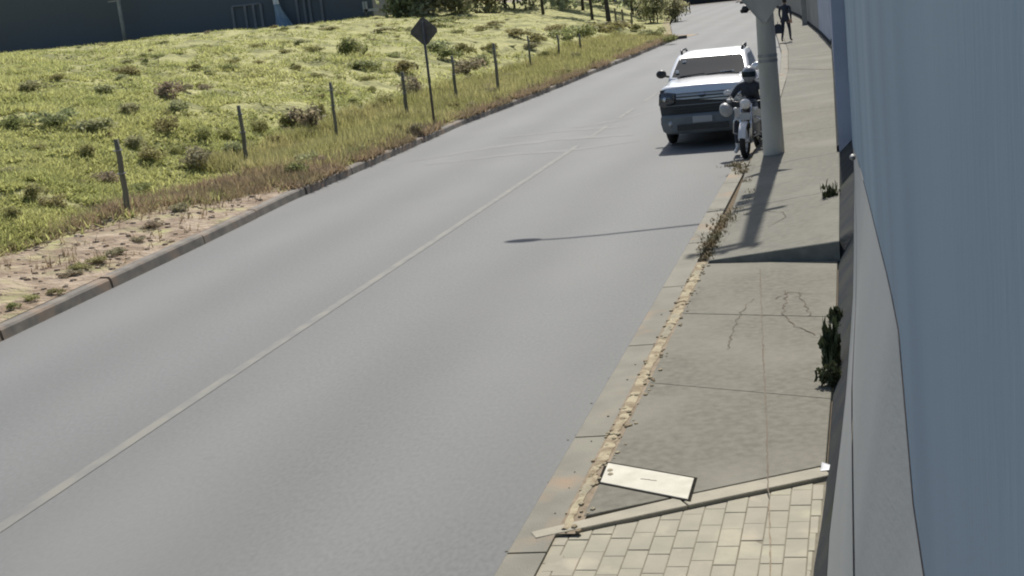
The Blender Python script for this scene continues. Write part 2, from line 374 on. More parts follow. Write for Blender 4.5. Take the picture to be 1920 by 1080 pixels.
# flaking painted edge strip behind the kerb stones
V = []; F = []; ys = np.arange(6.95, 14.05, .06)
for y in ys:
    w0 = XR(y)+.245+.016*(vnoise(np.array(y*9), np.array(3.5), 4)-.5)+.012*(random.random()-.5); w1 = XR(y)+np.interp(y, [7, 9, 14], [.295, .305, .335])+.04*(vnoise(np.array(y*4.3), np.array(.5), 9)-.5)+.02*random.random()
    zz = .1385+.005*random.random()
    V += [(w0, y, .11), (w0+.01, y, zz), ((w0+w1)/2, y, zz+.008*random.random()), (w1, y, .139)]
n = len(ys)
for i in range(n-1):
    for k in range(3): F.append((4*i+k, 4*i+k+1, 4*i+k+5, 4*i+k+4))
o = raw('painted_edge', V, F, M['edge'], kr)
o = strip(list(np.arange(6.9, 14.0, .5))+[14.1], lambda y: XR(y)+.23, lambda y: XR(y)+.36, .1355, 'soil_line', M['edge_soil']); o.parent = kr
b = MB()
for i in range(170):                                                     # crumbs of mortar along the strip
    y = random.uniform(6.9, 14); x = XR(y)+random.uniform(.23, .40); s = random.uniform(.006, .022)
    b.ball((x, y, .14), (s, s*1.3, s*.7), 5, 3)
stuff(b.build('mortar_crumbs', M['edge'], kr))

pv = struct(bpy.data.objects.new('pavement', None)); COL.objects.link(pv)
o = strip(list(np.arange(-4, 110, 2.0)), lambda y: XR(y)+.2, lambda y: XA(y)+.1, .085, 'bedding', M['bed']); o.parent = pv
B0, B1 = Vector((-1.86, 6.835)), Vector((-.27, 7.745))                   # slanted border line
def border_y(x, off=0): return B0.y+(B1.y-B0.y)*(x-B0.x)/(B1.x-B0.x)+off
def xl(y): return XR(y)+.345
xm = lambda y: -.765+.006*(y-10)
j1 = lambda x: 9.72-.40*(x+1.58); j2 = lambda x: 11.87-.28*(x+1.66)
rows = [(None, j1), (j1, j2), (j2, lambda x: 13.98-.15*(x+1.6))]
g = .005
for lo, hi in rows:
    for (fa, fb) in ((xl, lambda y: XA(y)-.012),):
        lo_ = (lambda x: border_y(x, .185)) if lo is None else lo
        xa0 = fa(lo_(fa(9))); xb0 = fb(lo_(fb(9))); xa1 = fa(hi(fa(9))); xb1 = fb(hi(fb(9)))
        o = MB(); o.prism([(xa0, lo_(xa0)+g), (xb0, lo_(xb0)+g), (xb1, hi(xb1)-g), (xa1, hi(xa1)-g)], .02, .138+random.uniform(-.002, .002))
        o.build('slab', M['slab'], pv, bevel=.004)
# raised far slab: level with the kerb at the road side, a step high at the wall side
jy = [None, 17.2, 20.9, 24.6, 28.5, 32.4, 36.5, 41.0, 46, 51, 57, 63, 70, 78, 87, 97, 108]
SX = lambda y, z: XA(y)*(CAM_H-z)/(CAM_H-.13)
step = lambda y: np.interp(y, [13.8, 20, 30, 42], [.335, .29, .2, .145])
for i in range(len(jy)-1):
    x0 = lambda y: XR(y)+(.34 if y < 20 else .25); x1 = lambda y: SX(y, step(y))-.004
    yl0 = 14.13 if i == 0 else jy[i]+.006; yr0 = 13.80 if i == 0 else jy[i]+.006; y1 = jy[i+1]-.006
    sub = 1 if i == 0 else 1
    o = MB(); o.prism([(x0(yl0), yl0, .139), (x1(yr0), yr0, step(yr0)), (x1(y1), y1, step(y1)), (x0(y1), y1, .139)], .0, .2)
    o.build('slab', M['slab_far'], pv, bevel=.004)
o = MB(); o.prism([(XR(14.1)+.345, 14.118), (SX(13.79, .335)-.004, 13.783), (SX(13.79, .335)-.004, 13.796), (XR(14.1)+.345, 14.127)], .05, .3)
o.v[-4:] = [(XR(14.1)+.345, 14.118, .1375), (SX(13.79, .335)-.004, 13.783, .331), (SX(13.79, .335)-.004, 13.796, .331), (XR(14.1)+.345, 14.127, .1375)]
o.build('step_riser', M['riser'], pv)  # added face panel, its colour toned for the shade on the step
# border stones of the driveway, and the driveway pavers
d = (B1-B0); L = d.length; d.normalize(); nrm = Vector((-d.y, d.x)); k = 2
for i in range(k):
    a = B0+d*(L*i/k+.004); c = B0+d*(L*(i+1)/k-.004)
    o = MB(); o.prism([tuple(a), tuple(c), tuple(c+nrm*.15), tuple(a+nrm*(.10 if i == 0 else .15))], .03, .139+random.uniform(-.001, .001)); o.build('border_stone', M['border'], pv, bevel=.005)
pw, pl = .118, .235
meshes = {}
b = MB(); b.add([(-1.80, 4.8, .1135), (-.27, 4.8, .1135), (-.27, 7.72, .1135), (-1.80, 6.86, .1135)], [(0, 1, 2, 3)]); b.build('joint_sand', M['sand'], pv)
for ci in range(14):
    x0 = -1.80+ci*pw*1.0
    y = 4.9 - (ci % 2)*pl/2 - (ci*37 % 5)*.02
    while y < 7.8:
        x1 = x0+pw; yt = y+pl
        ymax = min(border_y(x0), border_y(x1))-.012
        if x0 > XA(y)-.03: break
        x1c = min(x1, XA(y)-.01)
        if y < ymax-.03:
            gg = .002; z = .117+random.uniform(-.002, .002)
            # where the border cuts a course, the stones follow its slant
            ya = min(yt-gg, border_y(x0+gg)-.012); yb = min(yt-gg, border_y(x1c)-.012)
            key = (round(x1c-x0, 3), round(ya-y, 3), round(yb-y, 3))
            if key not in meshes:
                o = MB(); o.prism([(gg, gg), (x1c-x0-gg, gg), (x1c-x0-gg, yb-y), (gg, ya-y)], -.06, 0); ob = o.build('paver', M['paver'], pv, bevel=.003); meshes[key] = ob.data
            else:
                ob = bpy.data.objects.new('paver', meshes[key]); COL.objects.link(ob); ob.parent = pv
            ob.location = (x0, y, z); ob.rotation_euler = (random.uniform(-.005, .005), random.uniform(-.006, .006), 0)
        y += pl
# gutter blocks left of the pavers, flush with the kerb
for i in range(9):
    y = 4.9+.22*i
    o = MB(); o.prism([(XR(y)+.25, y+.004), (XR(y)+.335, y+.004), (XR(y)+.335, y+.214), (XR(y)+.25, y+.214)], .02, .118+random.uniform(-.006, .006))
    if y < 6.75: o.build('edge_block', M['paver'], pv, bevel=.004)
# thin ribbons in the surface: dirt-filled cracking, a thread line, a painted shadow
def ribbon(mb, pts, w, z, jit=.02):
    P = []
    for a, c in zip(pts[:-1], pts[1:]):
        n = max(2, int((Vector(c)-Vector(a)).length/.06))
        for i in range(n): P.append(Vector(a).lerp(Vector(c), i/n))
    P.append(Vector(pts[-1])); V = []
    for i, p in enumerate(P):
        t = (P[min(i+1, len(P)-1)]-P[max(i-1, 0)]).normalized(); nn = Vector((-t.y, t.x)); q = p+nn*random.uniform(-jit, jit); ww = w*random.uniform(.3, 1.3)/2
        zz = z(q.x, q.y) if callable(z) else z
        V += [(q.x-nn.x*ww, q.y-nn.y*ww, zz), (q.x+nn.x*ww, q.y+nn.y*ww, zz)]
    mb.add(V, [(2*i, 2*i+2, 2*i+3, 2*i+1) for i in range(len(P)-1)])
b = MB(); p2 = lambda x, y, z=.14: tuple(pix(x, y, z).xy)
ribbon(b, [p2(1452, 560), p2(1480, 548), p2(1560, 552)], .012, .1425)
ribbon(b, [p2(1475, 545), p2(1468, 590), p2(1490, 612), p2(1530, 628)], .012, .1425)
ribbon(b, [p2(1495, 548), p2(1520, 592)], .010, .1425)
ribbon(b, [p2(1365, 655), p2(1380, 600), p2(1410, 560)], .008, .1425)
stuff(b.build('crack_and_shadow_lines', M['dark_line'], pv))
b = MB(); ribbon(b, [p2(1425, 505), p2(1430, 640), p2(1437, 780), p2(1441, 925)], .010, .1425, .004)
stuff(b.build('thread_line', M['thread'], pv))  # ribbon standing in for a thread hanging before the camera
b = MB()
ribbon(b, [p2(1442, 945, .11), p2(1445, 1080, .11), p2(1447, 1150, .11)], .008, .1205, .003)
stuff(b.build('thread_line', M['edge_soil'], pv))
b = MB(); zf = lambda x, y: .142+(step(y)-.139)*max(0, min(1, (x-(XR(y)+.34))/(XA(y)-XR(y)-.35)))
ribbon(b, [p2(1428, 395, .2), p2(1468, 402, .2), p2(1475, 412, .2), p2(1440, 428, .2)], .012, zf, .008)  # this loop is a cable shadow painted on the slab
ribbon(b, [p2(1470, 128, .15), p2(1560, 131, .15)], .05, lambda x, y: zf(x, y)+.006, .01)
stuff(b.build('crack_and_shadow_lines', M['dark_line'], pv))

# utility box lid let into the pavement
A, Bq, C, D4 = [pix(x, y, .14) for x, y in ((1139, 868), (1303, 897), (1291, 938), (1124, 905))]
ctr = (A+Bq+C+D4)/4; ax = ((Bq-A)+(C-D4)); ang = math.atan2(ax.y, ax.x); wl = ax.length/2; hl = ((A-D4).length+(Bq-C).length)/2*.97
lid = thing('access_hatch', 'pale four sided cement hatch cover in a dark frame near the driveway pavers', 'hatch', (ctr.x, ctr.y, .138))
cs_ = [(p_-ctr).xy for p_ in (D4, C, Bq, A)]
ue = (cs_[1]-cs_[0]).normalized(); ve = (cs_[3]-cs_[0]).normalized()
def grown(k): return [cs_[0]-ue*k-ve*k, cs_[1]+ue*k-ve*k, cs_[2]+ue*k+ve*k, cs_[3]-ue*k+ve*k]
o = MB(); o.prism([tuple(q) for q in grown(.016)], -.02, .0035); o.build('frame', M['iron'], lid)
o = MB(); o.prism([tuple(q) for q in grown(-.006)], -.01, .0065); o.build('cover', M['lid'], lid, bevel=.002)
o = MB(); o.box((-.01, .012, .006), (.06, .008, .003), Matrix.Rotation(-.3, 3, 'Z')); o.box((.04, -.008, .006), (.05, .007, .003), Matrix.Rotation(-.3, 3, 'Z')); o.build('lifting_slot', M['dark_line'], lid)

# ------------------------------------------------------------------ near blue wall with sloped cement foot
wx = lambda y: .10-.26*(y-2)/19.0
wall = thing('boundary_wall', 'tall near blue painted wall on a sloped grey cement foot', 'wall')
CZ = []
for (px, py) in ((1712, 1080), (1707, 900), (1700, 760), (1690, 640), (1668, 530), (1650, 460), (1625, 360), (1606, 290)):
    dd = np.array((px-960, py-540, FPX)); w_ = np.array((dd@_X, dd@_Y, dd@_Z))
    # x = .10 - .26*(y-2)/19
    t = (.10+.52/19)/(w_[0]+.26/19*w_[1]); CZ.append((t*w_[1], CAM_H+t*w_[2]))
CZ.sort()
cz = lerp_tab([(-4, CZ[0][1]), *[(a, max(.3, c)) for a, c in CZ], (20.9, .36)])
yy = np.unique(np.concatenate([np.arange(-3, 21, .5), [13.6, 13.8, 13.86, 21.0]]))
V = []; F = []
for y in yy:
    V += [(wx(y), y, cz(y)), (wx(y)-.006*0, y, 7.2), (wx(y)+.25, y, 7.2), (wx(y)+.25, y, cz(y))]
n = len(yy)
for i in range(n-1):
    for k in range(3): F.append((4*i+k, 4*i+k+1, 4*i+4+k+1, 4*i+4+k))
F.append((4*n-4, 4*n-3, 4*n-2, 4*n-1))
raw('wall_panel', V, F, M['wall_blue'], wall)
gl = lambda y: .12 if y < 13.85 else step(y)-.01
PZf = lambda y: np.interp(y, [13.5, 14.2, 21], [.29, .48, .46])
def ruled(f0, f1, name, m, th=None):
    V = []; F = []
    for y in yy:
        V += [f0(y), f1(y)]
    for i in range(len(yy)-1): F.append((2*i, 2*i+1, 2*i+3, 2*i+2))
    return raw(name, V, F, m, wall, True)
xb = lambda y: XB(y)*(CAM_H-PZf(y))/(CAM_H-.13)
P0 = lambda y, k: (xb(y)+(wx(y)-.004-xb(y))*k, y, PZf(y)+(max(cz(y), PZf(y)+.02)-PZf(y))*k)
ruled(lambda y: P0(y, 0), lambda y: P0(y, .49), 'wall_foot', M['footing'])
def inset(p): return (p[0]+.02, p[1], p[2]-.015)
ruled(lambda y: inset(P0(y, .48)), lambda y: inset(P0(y, .53)), 'foot_groove', M['base_strip'])
ruled(lambda y: P0(y, .515), lambda y: P0(y, 1), 'wall_foot', M['footing'])
ruled(lambda y: (SX(y, gl(y)), y, gl(y)), lambda y: (xb(y)-.003, y, PZf(y)-.002), 'base_strip', M['base_strip'])  # near-black sloping strip between the pavement and the wall foot
p_ = P0(15.2, .93); o = MB(); o.ball((p_[0]-.03, p_[1], p_[2]), (.035, .07, .035), 8, 6); o.build('fixing', M['galv'], wall)
# further blue wall running on behind it
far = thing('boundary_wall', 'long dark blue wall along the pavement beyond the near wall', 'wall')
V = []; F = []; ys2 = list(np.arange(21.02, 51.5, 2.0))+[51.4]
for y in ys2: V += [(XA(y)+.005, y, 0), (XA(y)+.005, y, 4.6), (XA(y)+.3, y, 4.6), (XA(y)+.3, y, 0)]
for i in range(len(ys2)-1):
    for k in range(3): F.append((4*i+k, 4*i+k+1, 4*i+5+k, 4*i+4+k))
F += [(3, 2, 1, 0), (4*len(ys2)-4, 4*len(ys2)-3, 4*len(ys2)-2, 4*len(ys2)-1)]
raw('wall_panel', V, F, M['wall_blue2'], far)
V = []; F = []
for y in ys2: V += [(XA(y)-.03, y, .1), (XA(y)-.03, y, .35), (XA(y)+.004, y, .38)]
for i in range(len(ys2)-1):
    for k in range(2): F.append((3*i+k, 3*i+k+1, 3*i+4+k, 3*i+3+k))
raw('base_strip', V, F, M['base_strip'], far)
# angled wall further on
def wall_run(name, label, y0, y1, m, h, n=4, lowdark=.25):
    t = thing(name, label, 'wall'); b = MB(); q = MB()
    ys = np.linspace(y0, y1, n+1)
    for a, c in zip(ys[:-1], ys[1:]):
        b.prism([(XA(a), a+.02), (XA(a)+.5, a+.02), (XA(c)+.5, c), (XA(c), c)], 0, h)
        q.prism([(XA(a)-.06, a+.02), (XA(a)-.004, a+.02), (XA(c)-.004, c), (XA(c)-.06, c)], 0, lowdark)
    b.build('wall_panel', m, t); q.build('base_strip', M['base_strip'], t); return t
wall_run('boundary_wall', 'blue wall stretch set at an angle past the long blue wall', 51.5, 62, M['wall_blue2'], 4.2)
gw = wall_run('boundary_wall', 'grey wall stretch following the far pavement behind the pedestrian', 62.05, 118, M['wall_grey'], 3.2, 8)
b = MB(); b.box((XA(72)-.2, 72, 1.0), (.25, .25, 2.0)); b.build('pillar', M['palepole'], gw)
# wall closing the view at the end of the road
fw = thing('end_wall', 'low wide blue grey wall closing the far end of the road', 'wall', (-8, 160, 0))
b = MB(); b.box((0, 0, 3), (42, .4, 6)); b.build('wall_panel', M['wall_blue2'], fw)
for i in range(14):
    o = MB(); o.box((-20.5+i*3.1, -.24, 3), (.12, .08, 6)); o.build('rib', M['barn_rib'], fw)
o = MB(); o.box((0, -.26, .35), (42, .1, .7)); o.build('base_strip', M['base_strip'], fw)
struct(strip([118, 158], lambda y: -12+0*y, lambda y: 14+0*y, -.004, 'road', M['asphalt']))
# far kerb of the bend
fk = MB(); fk.prism([(-11.2, 141), (-4, 128), (-4, 128.5), (-11.2, 141.5)], 0, .25); struct(fk.build('kerb', M['kerbL']))

# ------------------------------------------------------------------ field
ds = np.concatenate([np.linspace(0, .3, 3), np.linspace(.45, 6, 30), np.linspace(6.3, 24, 60), np.linspace(25, 75, 50)])
ysf = np.concatenate([np.arange(4, 60, .3), np.arange(60, 135, .8)])
Yg, Dg = np.meshgrid(ysf, ds, indexing='ij'); Xg = XK(Yg)-.158-Dg; Zg = terrain(Xg, Yg)
V = np.stack([Xg, Yg, Zg], -1).reshape(-1, 3); nd = len(ds)
I = np.arange((len(ysf)-1)*nd).reshape(-1, nd)[:, :-1].ravel(); F = np.stack([I+1, I, I+nd, I+nd+1], -1)
fo = struct(raw('field', V, F, M['field'], smooth=True))
def soil_amount(X, Y):
    d = XK(Y)-X
    lim = np.interp(Y, [8, 14, 17, 19.5, 22, 24], [2.9, 2.9, 2.7, 2.0, .8, .1])
    return np.clip((lim-d)/.7+.5, 0, 1)*np.clip((25-Y)/3, 0, 1)
def dry_amount(X, Y):
    d = XK(Y)-X
    lim = np.interp(Y, [10, 17, 20, 23, 27, 31, 40, 70], [2.9, 2.7, 2.7, 2.6, 1.4, .7, .6, .8])
    return np.clip((lim-d)/.6+.5, 0, 1)
c = np.zeros((len(V), 4), np.float32); c[:, 0] = soil_amount(V[:, 0], V[:, 1])*.62; c[:, 1] = dry_amount(V[:, 0], V[:, 1])*.62; c[:, 3] = 1
at = fo.data.attributes.new('soil', 'FLOAT_COLOR', 'POINT'); at.data.foreach_set('color', c.ravel())

def blades(X, Y, Z, h, w, lean, nb=4):
    """tufts of nb pointed blades: returns verts, tris"""
    n = len(X); a = RNG.uniform(0, 2*np.pi, (n, nb)); hh = (h[:, None]*RNG.uniform(.5, 1.15, (n, nb))); ww = w*RNG.uniform(.6, 1.4, (n, nb))
    ox = RNG.normal(0, .05, (n, nb)); oy = RNG.normal(0, .05, (n, nb)); le = lean*RNG.uniform(.2, 1.2, (n, nb))
    ca, sa = np.cos(a), np.sin(a); bx = X[:, None]+ox; by = Y[:, None]+oy; bz = np.repeat(Z[:, None]-.01, nb, 1)
    p0 = np.stack([bx-sa*ww, by+ca*ww, bz], -1); p1 = np.stack([bx+sa*ww, by-ca*ww, bz], -1)
    p2 = np.stack([bx+ca*le*hh, by+sa*le*hh, bz+hh*(1-.25*le)], -1)
    V = np.stack([p0, p1, p2], 2).reshape(-1, 3); return V, np.arange(len(V)).reshape(-1, 3)
def scatter(n, dmax, y0, y1, power=2.0):
    u = RNG.random(n); Y = (y0**(1-power)+(y1**(1-power)-y0**(1-power))*u)**(1/(1-power))
    Xl = np.maximum(-.66*Y-1.5, XK(Y)-dmax); X = XK(Y)-.2-RNG.random(n)*(XK(Y)-.2-Xl)
    return X, Y
X, Y = scatter(85000, 60, 15.5, 80, 1.75)
keep = (vnoise(X*.7, Y*.45, 11)*.6+vnoise(X*2.1, Y*1.4, 12)*.4 > np.interp(Y, [20, 40, 60], [.22, .38, .5])) & (RNG.random(len(X)) > dry_amount(X, Y)*.93) & (RNG.random(len(X)) > soil_amount(X, Y))
X, Y = X[keep], Y[keep]; h = .06+.15*vnoise(X*.9, Y*.6, 13)**1.5+RNG.random(len(X))*.04
stuff(raw('field_grass', *blades(X, Y, terrain(X, Y), h, .022, 1.5), M['grass']), 'low yellow green grass and ground cover on the rising field', 'grass')
X, Y = scatter(30000, 3.3, 15.5, 74, 1.4)
k_ = dry_amount(X, Y)*(1-soil_amount(X, Y)*.985)*np.clip((31-Y)/6, 0, 1)+np.clip((.75-(XK(Y)-X))/.3, 0, 1)*np.clip((Y-22)/6, 0, .8)
keep = RNG.random(len(X)) < k_; X, Y = X[keep], Y[keep]
stuff(raw('dry_grass', *blades(X, Y, terrain(X, Y), .10+.16*RNG.random(len(X)), .010, .9), M['grass_dry']), 'brown dry grass along the roadside verge by the kerb', 'grass')
X, Y = scatter(26000, 3.3, 25, 74, 1.6); keep = RNG.random(len(X)) > .8*dry_amount(X, Y); X, Y = X[keep], Y[keep]
stuff(raw('verge_grass', *blades(X, Y, terrain(X, Y), .16+.22*RNG.random(len(X)), .012, .75), M['grass_mid']), 'taller yellow green grass between the fence posts and the kerb', 'grass')
n_ = 5200; Y = RNG.uniform(22.5, 72, n_)**1.0; X = XK(Y)-.06-np.abs(RNG.normal(0, .16, n_))
keep = vnoise(X*0+1, Y*.9, 21) > np.interp(Y, [22, 27, 32], [.62, .42, .28]); X, Y = X[keep], Y[keep]
stuff(raw('kerb_grass', *blades(X, Y, np.maximum(terrain(X, Y), .13), .10+.17*RNG.random(len(X)), .014, 1.3, 5), M['grass_dry']), 'dry brown grass hanging over the roadside kerb', 'grass')
# clods on the bare soil
b = MB()
for i in range(330):
    y = random.uniform(12.4, 22); x = XK(y)-.25-random.random()**1.0*2.3; s = random.uniform(.012, .05)
    b.ball((x, y, float(terrain(x, y))), (s*random.uniform(.8, 1.5), s*random.uniform(.8, 1.5), s*.7), 6, 4)
stuff(b.build('soil_clods', M['soil']), 'tan earth clods on the bare verge beside the kerb', 'soil')

# leafy clumps
def clump_mesh(name, m, n, rx, rz, ls, seed, up=.5, holes=1.5, stems=0):
    r = np.random.default_rng(seed)
    cs = np.stack([r.normal(0, .42, 9)*rx, r.normal(0, .42, 9)*rx, r.uniform(.15, .8, 9)*rz], -1)
    ci = r.integers(0, 9, n); P = cs[ci]+np.clip(r.normal(0, 1, (n, 3)), -1.7, 1.7)*np.array((rx*.27, rx*.27, rz*.2)); P[:, 2] = np.abs(P[:, 2])
    D_ = np.linalg.norm(P[:, None]-P[None], axis=2) < ls*1.8; seen = np.zeros(n, bool); front = [int(np.argmax(D_.sum(1)))]
    while front:
        q = front.pop()
        if not seen[q]: seen[q] = True; front += list(np.nonzero(D_[q] & ~seen)[0])
    P = P[seen]; n = len(P)
    nn = r.normal(0, 1, (n, 3)); nn[:, 2] += up; nn /= np.linalg.norm(nn, axis=1)[:, None]
    t = np.cross(nn, r.normal(0, 1, (n, 3))); t /= np.linalg.norm(t, axis=1)[:, None]; bt = np.cross(nn, t)
    s = ls*r.uniform(.5, 1.5, (n, 1)); V = np.stack([P-t*s, P-bt*s*.45, P+t*s, P+bt*s*.45+nn*s*.15], 1).reshape(-1, 3)
    F = np.arange(4*n).reshape(-1, 4)
    o = raw(name, V, F, m); me = o.data; bpy.data.objects.remove(o); return me
CM = {}; CLUMPS = []
def proj(p):
    c_ = p.x*_X+p.y*_Y+(p.z-CAM_H)*_Z; return 960+FPX*c_[0]/c_[2], 540+FPX*c_[1]/c_[2]
for i, (k, m) in enumerate((('g', 'weed'), ('G', 'weed_grey'), ('p', 'weed_brown'))):
    CM[k] = [clump_mesh('weed_clump', M[m], 620, 1.0, 1.0, .13, 100+10*i+j) for j in range(3)]
def clump(px, py, w, h, kind, label=None, group='weed clumps in the field', base=None):
    p = base or ground_hit(px, py); pm = FPX/(p.y*1.03)
    o = bpy.data.objects.new('weed_clump', random.choice(CM[kind])); COL.objects.link(o)
    o.location = p; o.scale = (w/pm/2, w/pm/2*.8, h/pm*.78); o.rotation_euler = (0, 0, random.uniform(0, 6.28))
    lab = {'g': 'small dark green weed clump among others in the yellow green field', 'G': 'pale grey green weed clump among others in the field', 'p': 'brownish purple weed clump among others in the field'}[kind]
    pp_ = proj(p); CLUMPS.append((o, pp_[0], pp_[1]-h/2, kind, w, label))
    if label: tag(o, label, 'weed clump')
    else: tag(o, lab, 'weed clump', {'g': 'dark green weed clumps in the field', 'G': 'grey green weed clumps in the field', 'p': 'brownish weed clumps in the field'}[kind])
    return o
clump(655, 108, 62, 42, 'g', 'largest rounded dark bush up the field left of the round sign')
clump(655, 98, 44, 26, 'p', 'brown topped bush growing on the largest rounded bush left of the sign')
clump(312, 184, 62, 38, 'p', 'broad brownish purple weed clump in the middle of the left field')
clump(308, 250, 52, 38, 'g', 'dark green weed clump directly below the broad purple clump')
clump(365, 312, 84, 44, 'p', 'wide purple brown weed clump left of the second nearest fence post')
clump(570, 238, 78, 50, 'p', 'purple weed clump left of the third nearest fence post')
clump(240, 140, 48, 22, 'g', 'wide grey green bush high on the left of the field')
clump(775, 178, 56, 40, 'p', 'brown weed clump behind the diamond sign post')
for a in ((43, 130, 20, 8, 'g'), (105, 150, 32, 14, 'g'), (272, 120, 18, 12, 'g'), (297, 108, 30, 10, 'g'), (60, 172, 70, 26, 'G'), (195, 176, 60, 22, 'G'),
          (365, 132, 30, 14, 'g'), (430, 132, 32, 17, 'g'), (374, 164, 18, 9, 'g'), (487, 120, 22, 9, 'g'), (595, 147, 30, 14, 'g'), (480, 90, 36, 12, 'g'), (550, 126, 12, 9, 'g'),
          (75, 282, 34, 14, 'g'), (160, 296, 48, 28, 'g'), (255, 280, 52, 34, 'G'), (285, 300, 54, 32, 'g'), (330, 290, 40, 24, 'g'), (385, 262, 34, 30, 'g'), (425, 262, 30, 26, 'g'),
          (490, 250, 38, 34, 'g'), (535, 238, 36, 26, 'g'), (605, 218, 26, 26, 'g'), (510, 268, 34, 18, 'g'), (445, 296, 50, 40, 'G'), (150, 352, 38, 22, 'g'), (205, 348, 60, 36, 'p'), (62, 372, 56, 34, 'g'),
          (105, 392, 60, 36, 'g'), (262, 362, 58, 24, 'g'), (20, 415, 56, 34, 'g'), (132, 418, 40, 20, 'g'), (20, 330, 50, 22, 'G'), (100, 236, 80, 40, 'G'), (170, 250, 90, 36, 'G'), (250, 215, 60, 30, 'G'), (30, 236, 60, 26, 'g'),
          (330, 215, 60, 32, 'G'), (680, 130, 70, 20, 'g'), (755, 136, 60, 26, 'g'), (690, 150, 28, 10, 'g'), (720, 196, 36, 24, 'g'), (700, 172, 26, 12, 'g'), (602, 184, 26, 10, 'g'), (640, 180, 24, 9, 'g'), (660, 190, 20, 8, 'g'),
          (840, 112, 50, 26, 'g'), (872, 104, 44, 26, 'g'), (870, 138, 60, 34, 'p'), (820, 96, 60, 22, 'G'), (918, 96, 36, 16, 'g'), (975, 70, 50, 18, 'g'), (1010, 80, 40, 20, 'g'), (960, 62, 30, 10, 'g'), (1035, 60, 50, 16, 'g'), (1000, 94, 36, 18, 'G'),
          (1060, 74, 60, 26, 'g'), (1095, 70, 60, 28, 'g'), (1140, 62, 80, 26, 'g'), (1020, 108, 26, 14, 'g'), (1165, 52, 50, 16, 'p'), (900, 56, 30, 10, 'g'), (860, 62, 34, 9, 'g'), (815, 46, 70, 14, 'g'), (850, 40, 60, 12, 'g'), (930, 46, 40, 8, 'g'), (620, 56, 40, 8, 'g'), (720, 60, 50, 9, 'g'), (530, 58, 30, 8, 'g'),
          (735, 108, 34, 12, 'g'), (560, 84, 40, 12, 'G'), (590, 96, 34, 14, 'g'), (905, 118, 34, 18, 'G'), (950, 150, 30, 16, 'G'), (745, 250, 26, 20, 'g'), (850, 208, 30, 22, 'g'), (790, 222, 30, 16, 'g'),
          (1255, 78, 30, 14, 'g'), (1225, 70, 40, 20, 'G'), (1190, 58, 40, 14, 'g')):
    clump(*a)
for (px, py, w, h, kd) in ((60, 562, 40, 14, 'g'), (22, 580, 36, 16, 'g'), (105, 552, 40, 14, 'g'), (140, 515, 44, 12, 'p'), (212, 478, 60, 16, 'p'), (185, 492, 50, 14, 'g'), (125, 520, 40, 10, 'p'), (150, 505, 50, 14, 'g'), (290, 425, 50, 16, 'p'), (262, 452, 40, 12, 'p'), (340, 395, 50, 18, 'p')):
    o = clump(px, py, w, h, kd); o['label'] = 'low flat weed clump on the bare soil verge by the kerb'; o['group'] = 'weed clumps on the bare verge'
for i in range(34):
    y_ = 24+46*random.random()**1.4; d_ = random.uniform(.35, 2.2); X0 = float(XK(y_))-d_; p = Vector((X0, y_, float(terrain(X0, y_))))
    w_ = random.uniform(14, 36)*30/max(26, y_); o = clump(0, 0, w_*1.3, w_*.75, random.choice('ppgG'), base=p)
for i in range(120):
    p = None
    while p is None or p.y > 78:
        x = random.uniform(-.62, -.22); y_ = random.uniform(20, 76)**1.0
        X0 = x*y_
        if XK(y_)-X0 < 2.6: continue
        p = Vector((X0, y_, float(terrain(X0, y_))))
    s = random.uniform(9, 26)*30/max(30, p.y); clump(0, 0, s*1.6, s*random.uniform(.4, .7), random.choice('gggGGp'), base=p)

LM = [('the nearest fence post', 228, 320), ('the second fence post', 456, 255), ('the third fence post', 630, 210), ('the diamond sign', 797, 66), ('the sign pole foot', 812, 220), ('the fourth fence post', 762, 180),
      ('the tall fence post right of the sign', 931, 130), ('the far fence posts', 1020, 95), ('the largest rounded bush', 655, 95), ('the broad purple clump', 312, 165), ('the pale pole by the dark building', 240, 70),
      ('the hanging tarp', 530, 45), ('the left frame edge', 0, 230), ('the bare earth verge', 60, 470), ('the far bare tree trunks', 1125, 40), ('the far rounded shrub', 1226, 40), ('the dark building corner', 700, 40), ('the purple clump by the third post', 570, 215)]
buckets = {}
for (o, x, y, kd, w, lab) in CLUMPS:
    if lab: continue
    nm, lx, ly = min(LM, key=lambda q: (q[1]-x)**2+(q[2]-y)**2*2); dx, dy = x-lx, (y-ly)*1.4
    rel = ('right of' if dx > 0 else 'left of') if abs(dx) > abs(dy) else ('below' if dy > 0 else 'above')
    size = 'tiny' if w < 22 else 'small' if w < 36 else 'medium' if w < 52 else 'broad'
    buckets.setdefault(f"{size} {dict(g='dark green', G='grey green', p='brownish')[kd]} weed clump {rel} {nm}", []).append((math.hypot(dx, dy), o))
for key, v in buckets.items():
    v.sort(key=lambda q: q[0])
    for i, (_, o) in enumerate(v):
        o['label'] = key if len(v) == 1 else ('nearest ', 'second ', 'third ', 'fourth ', 'fifth ', 'sixth ', 'seventh ', 'eighth ', 'ninth ', 'tenth ', 'eleventh ', 'twelfth ')[min(i, 11)]+key
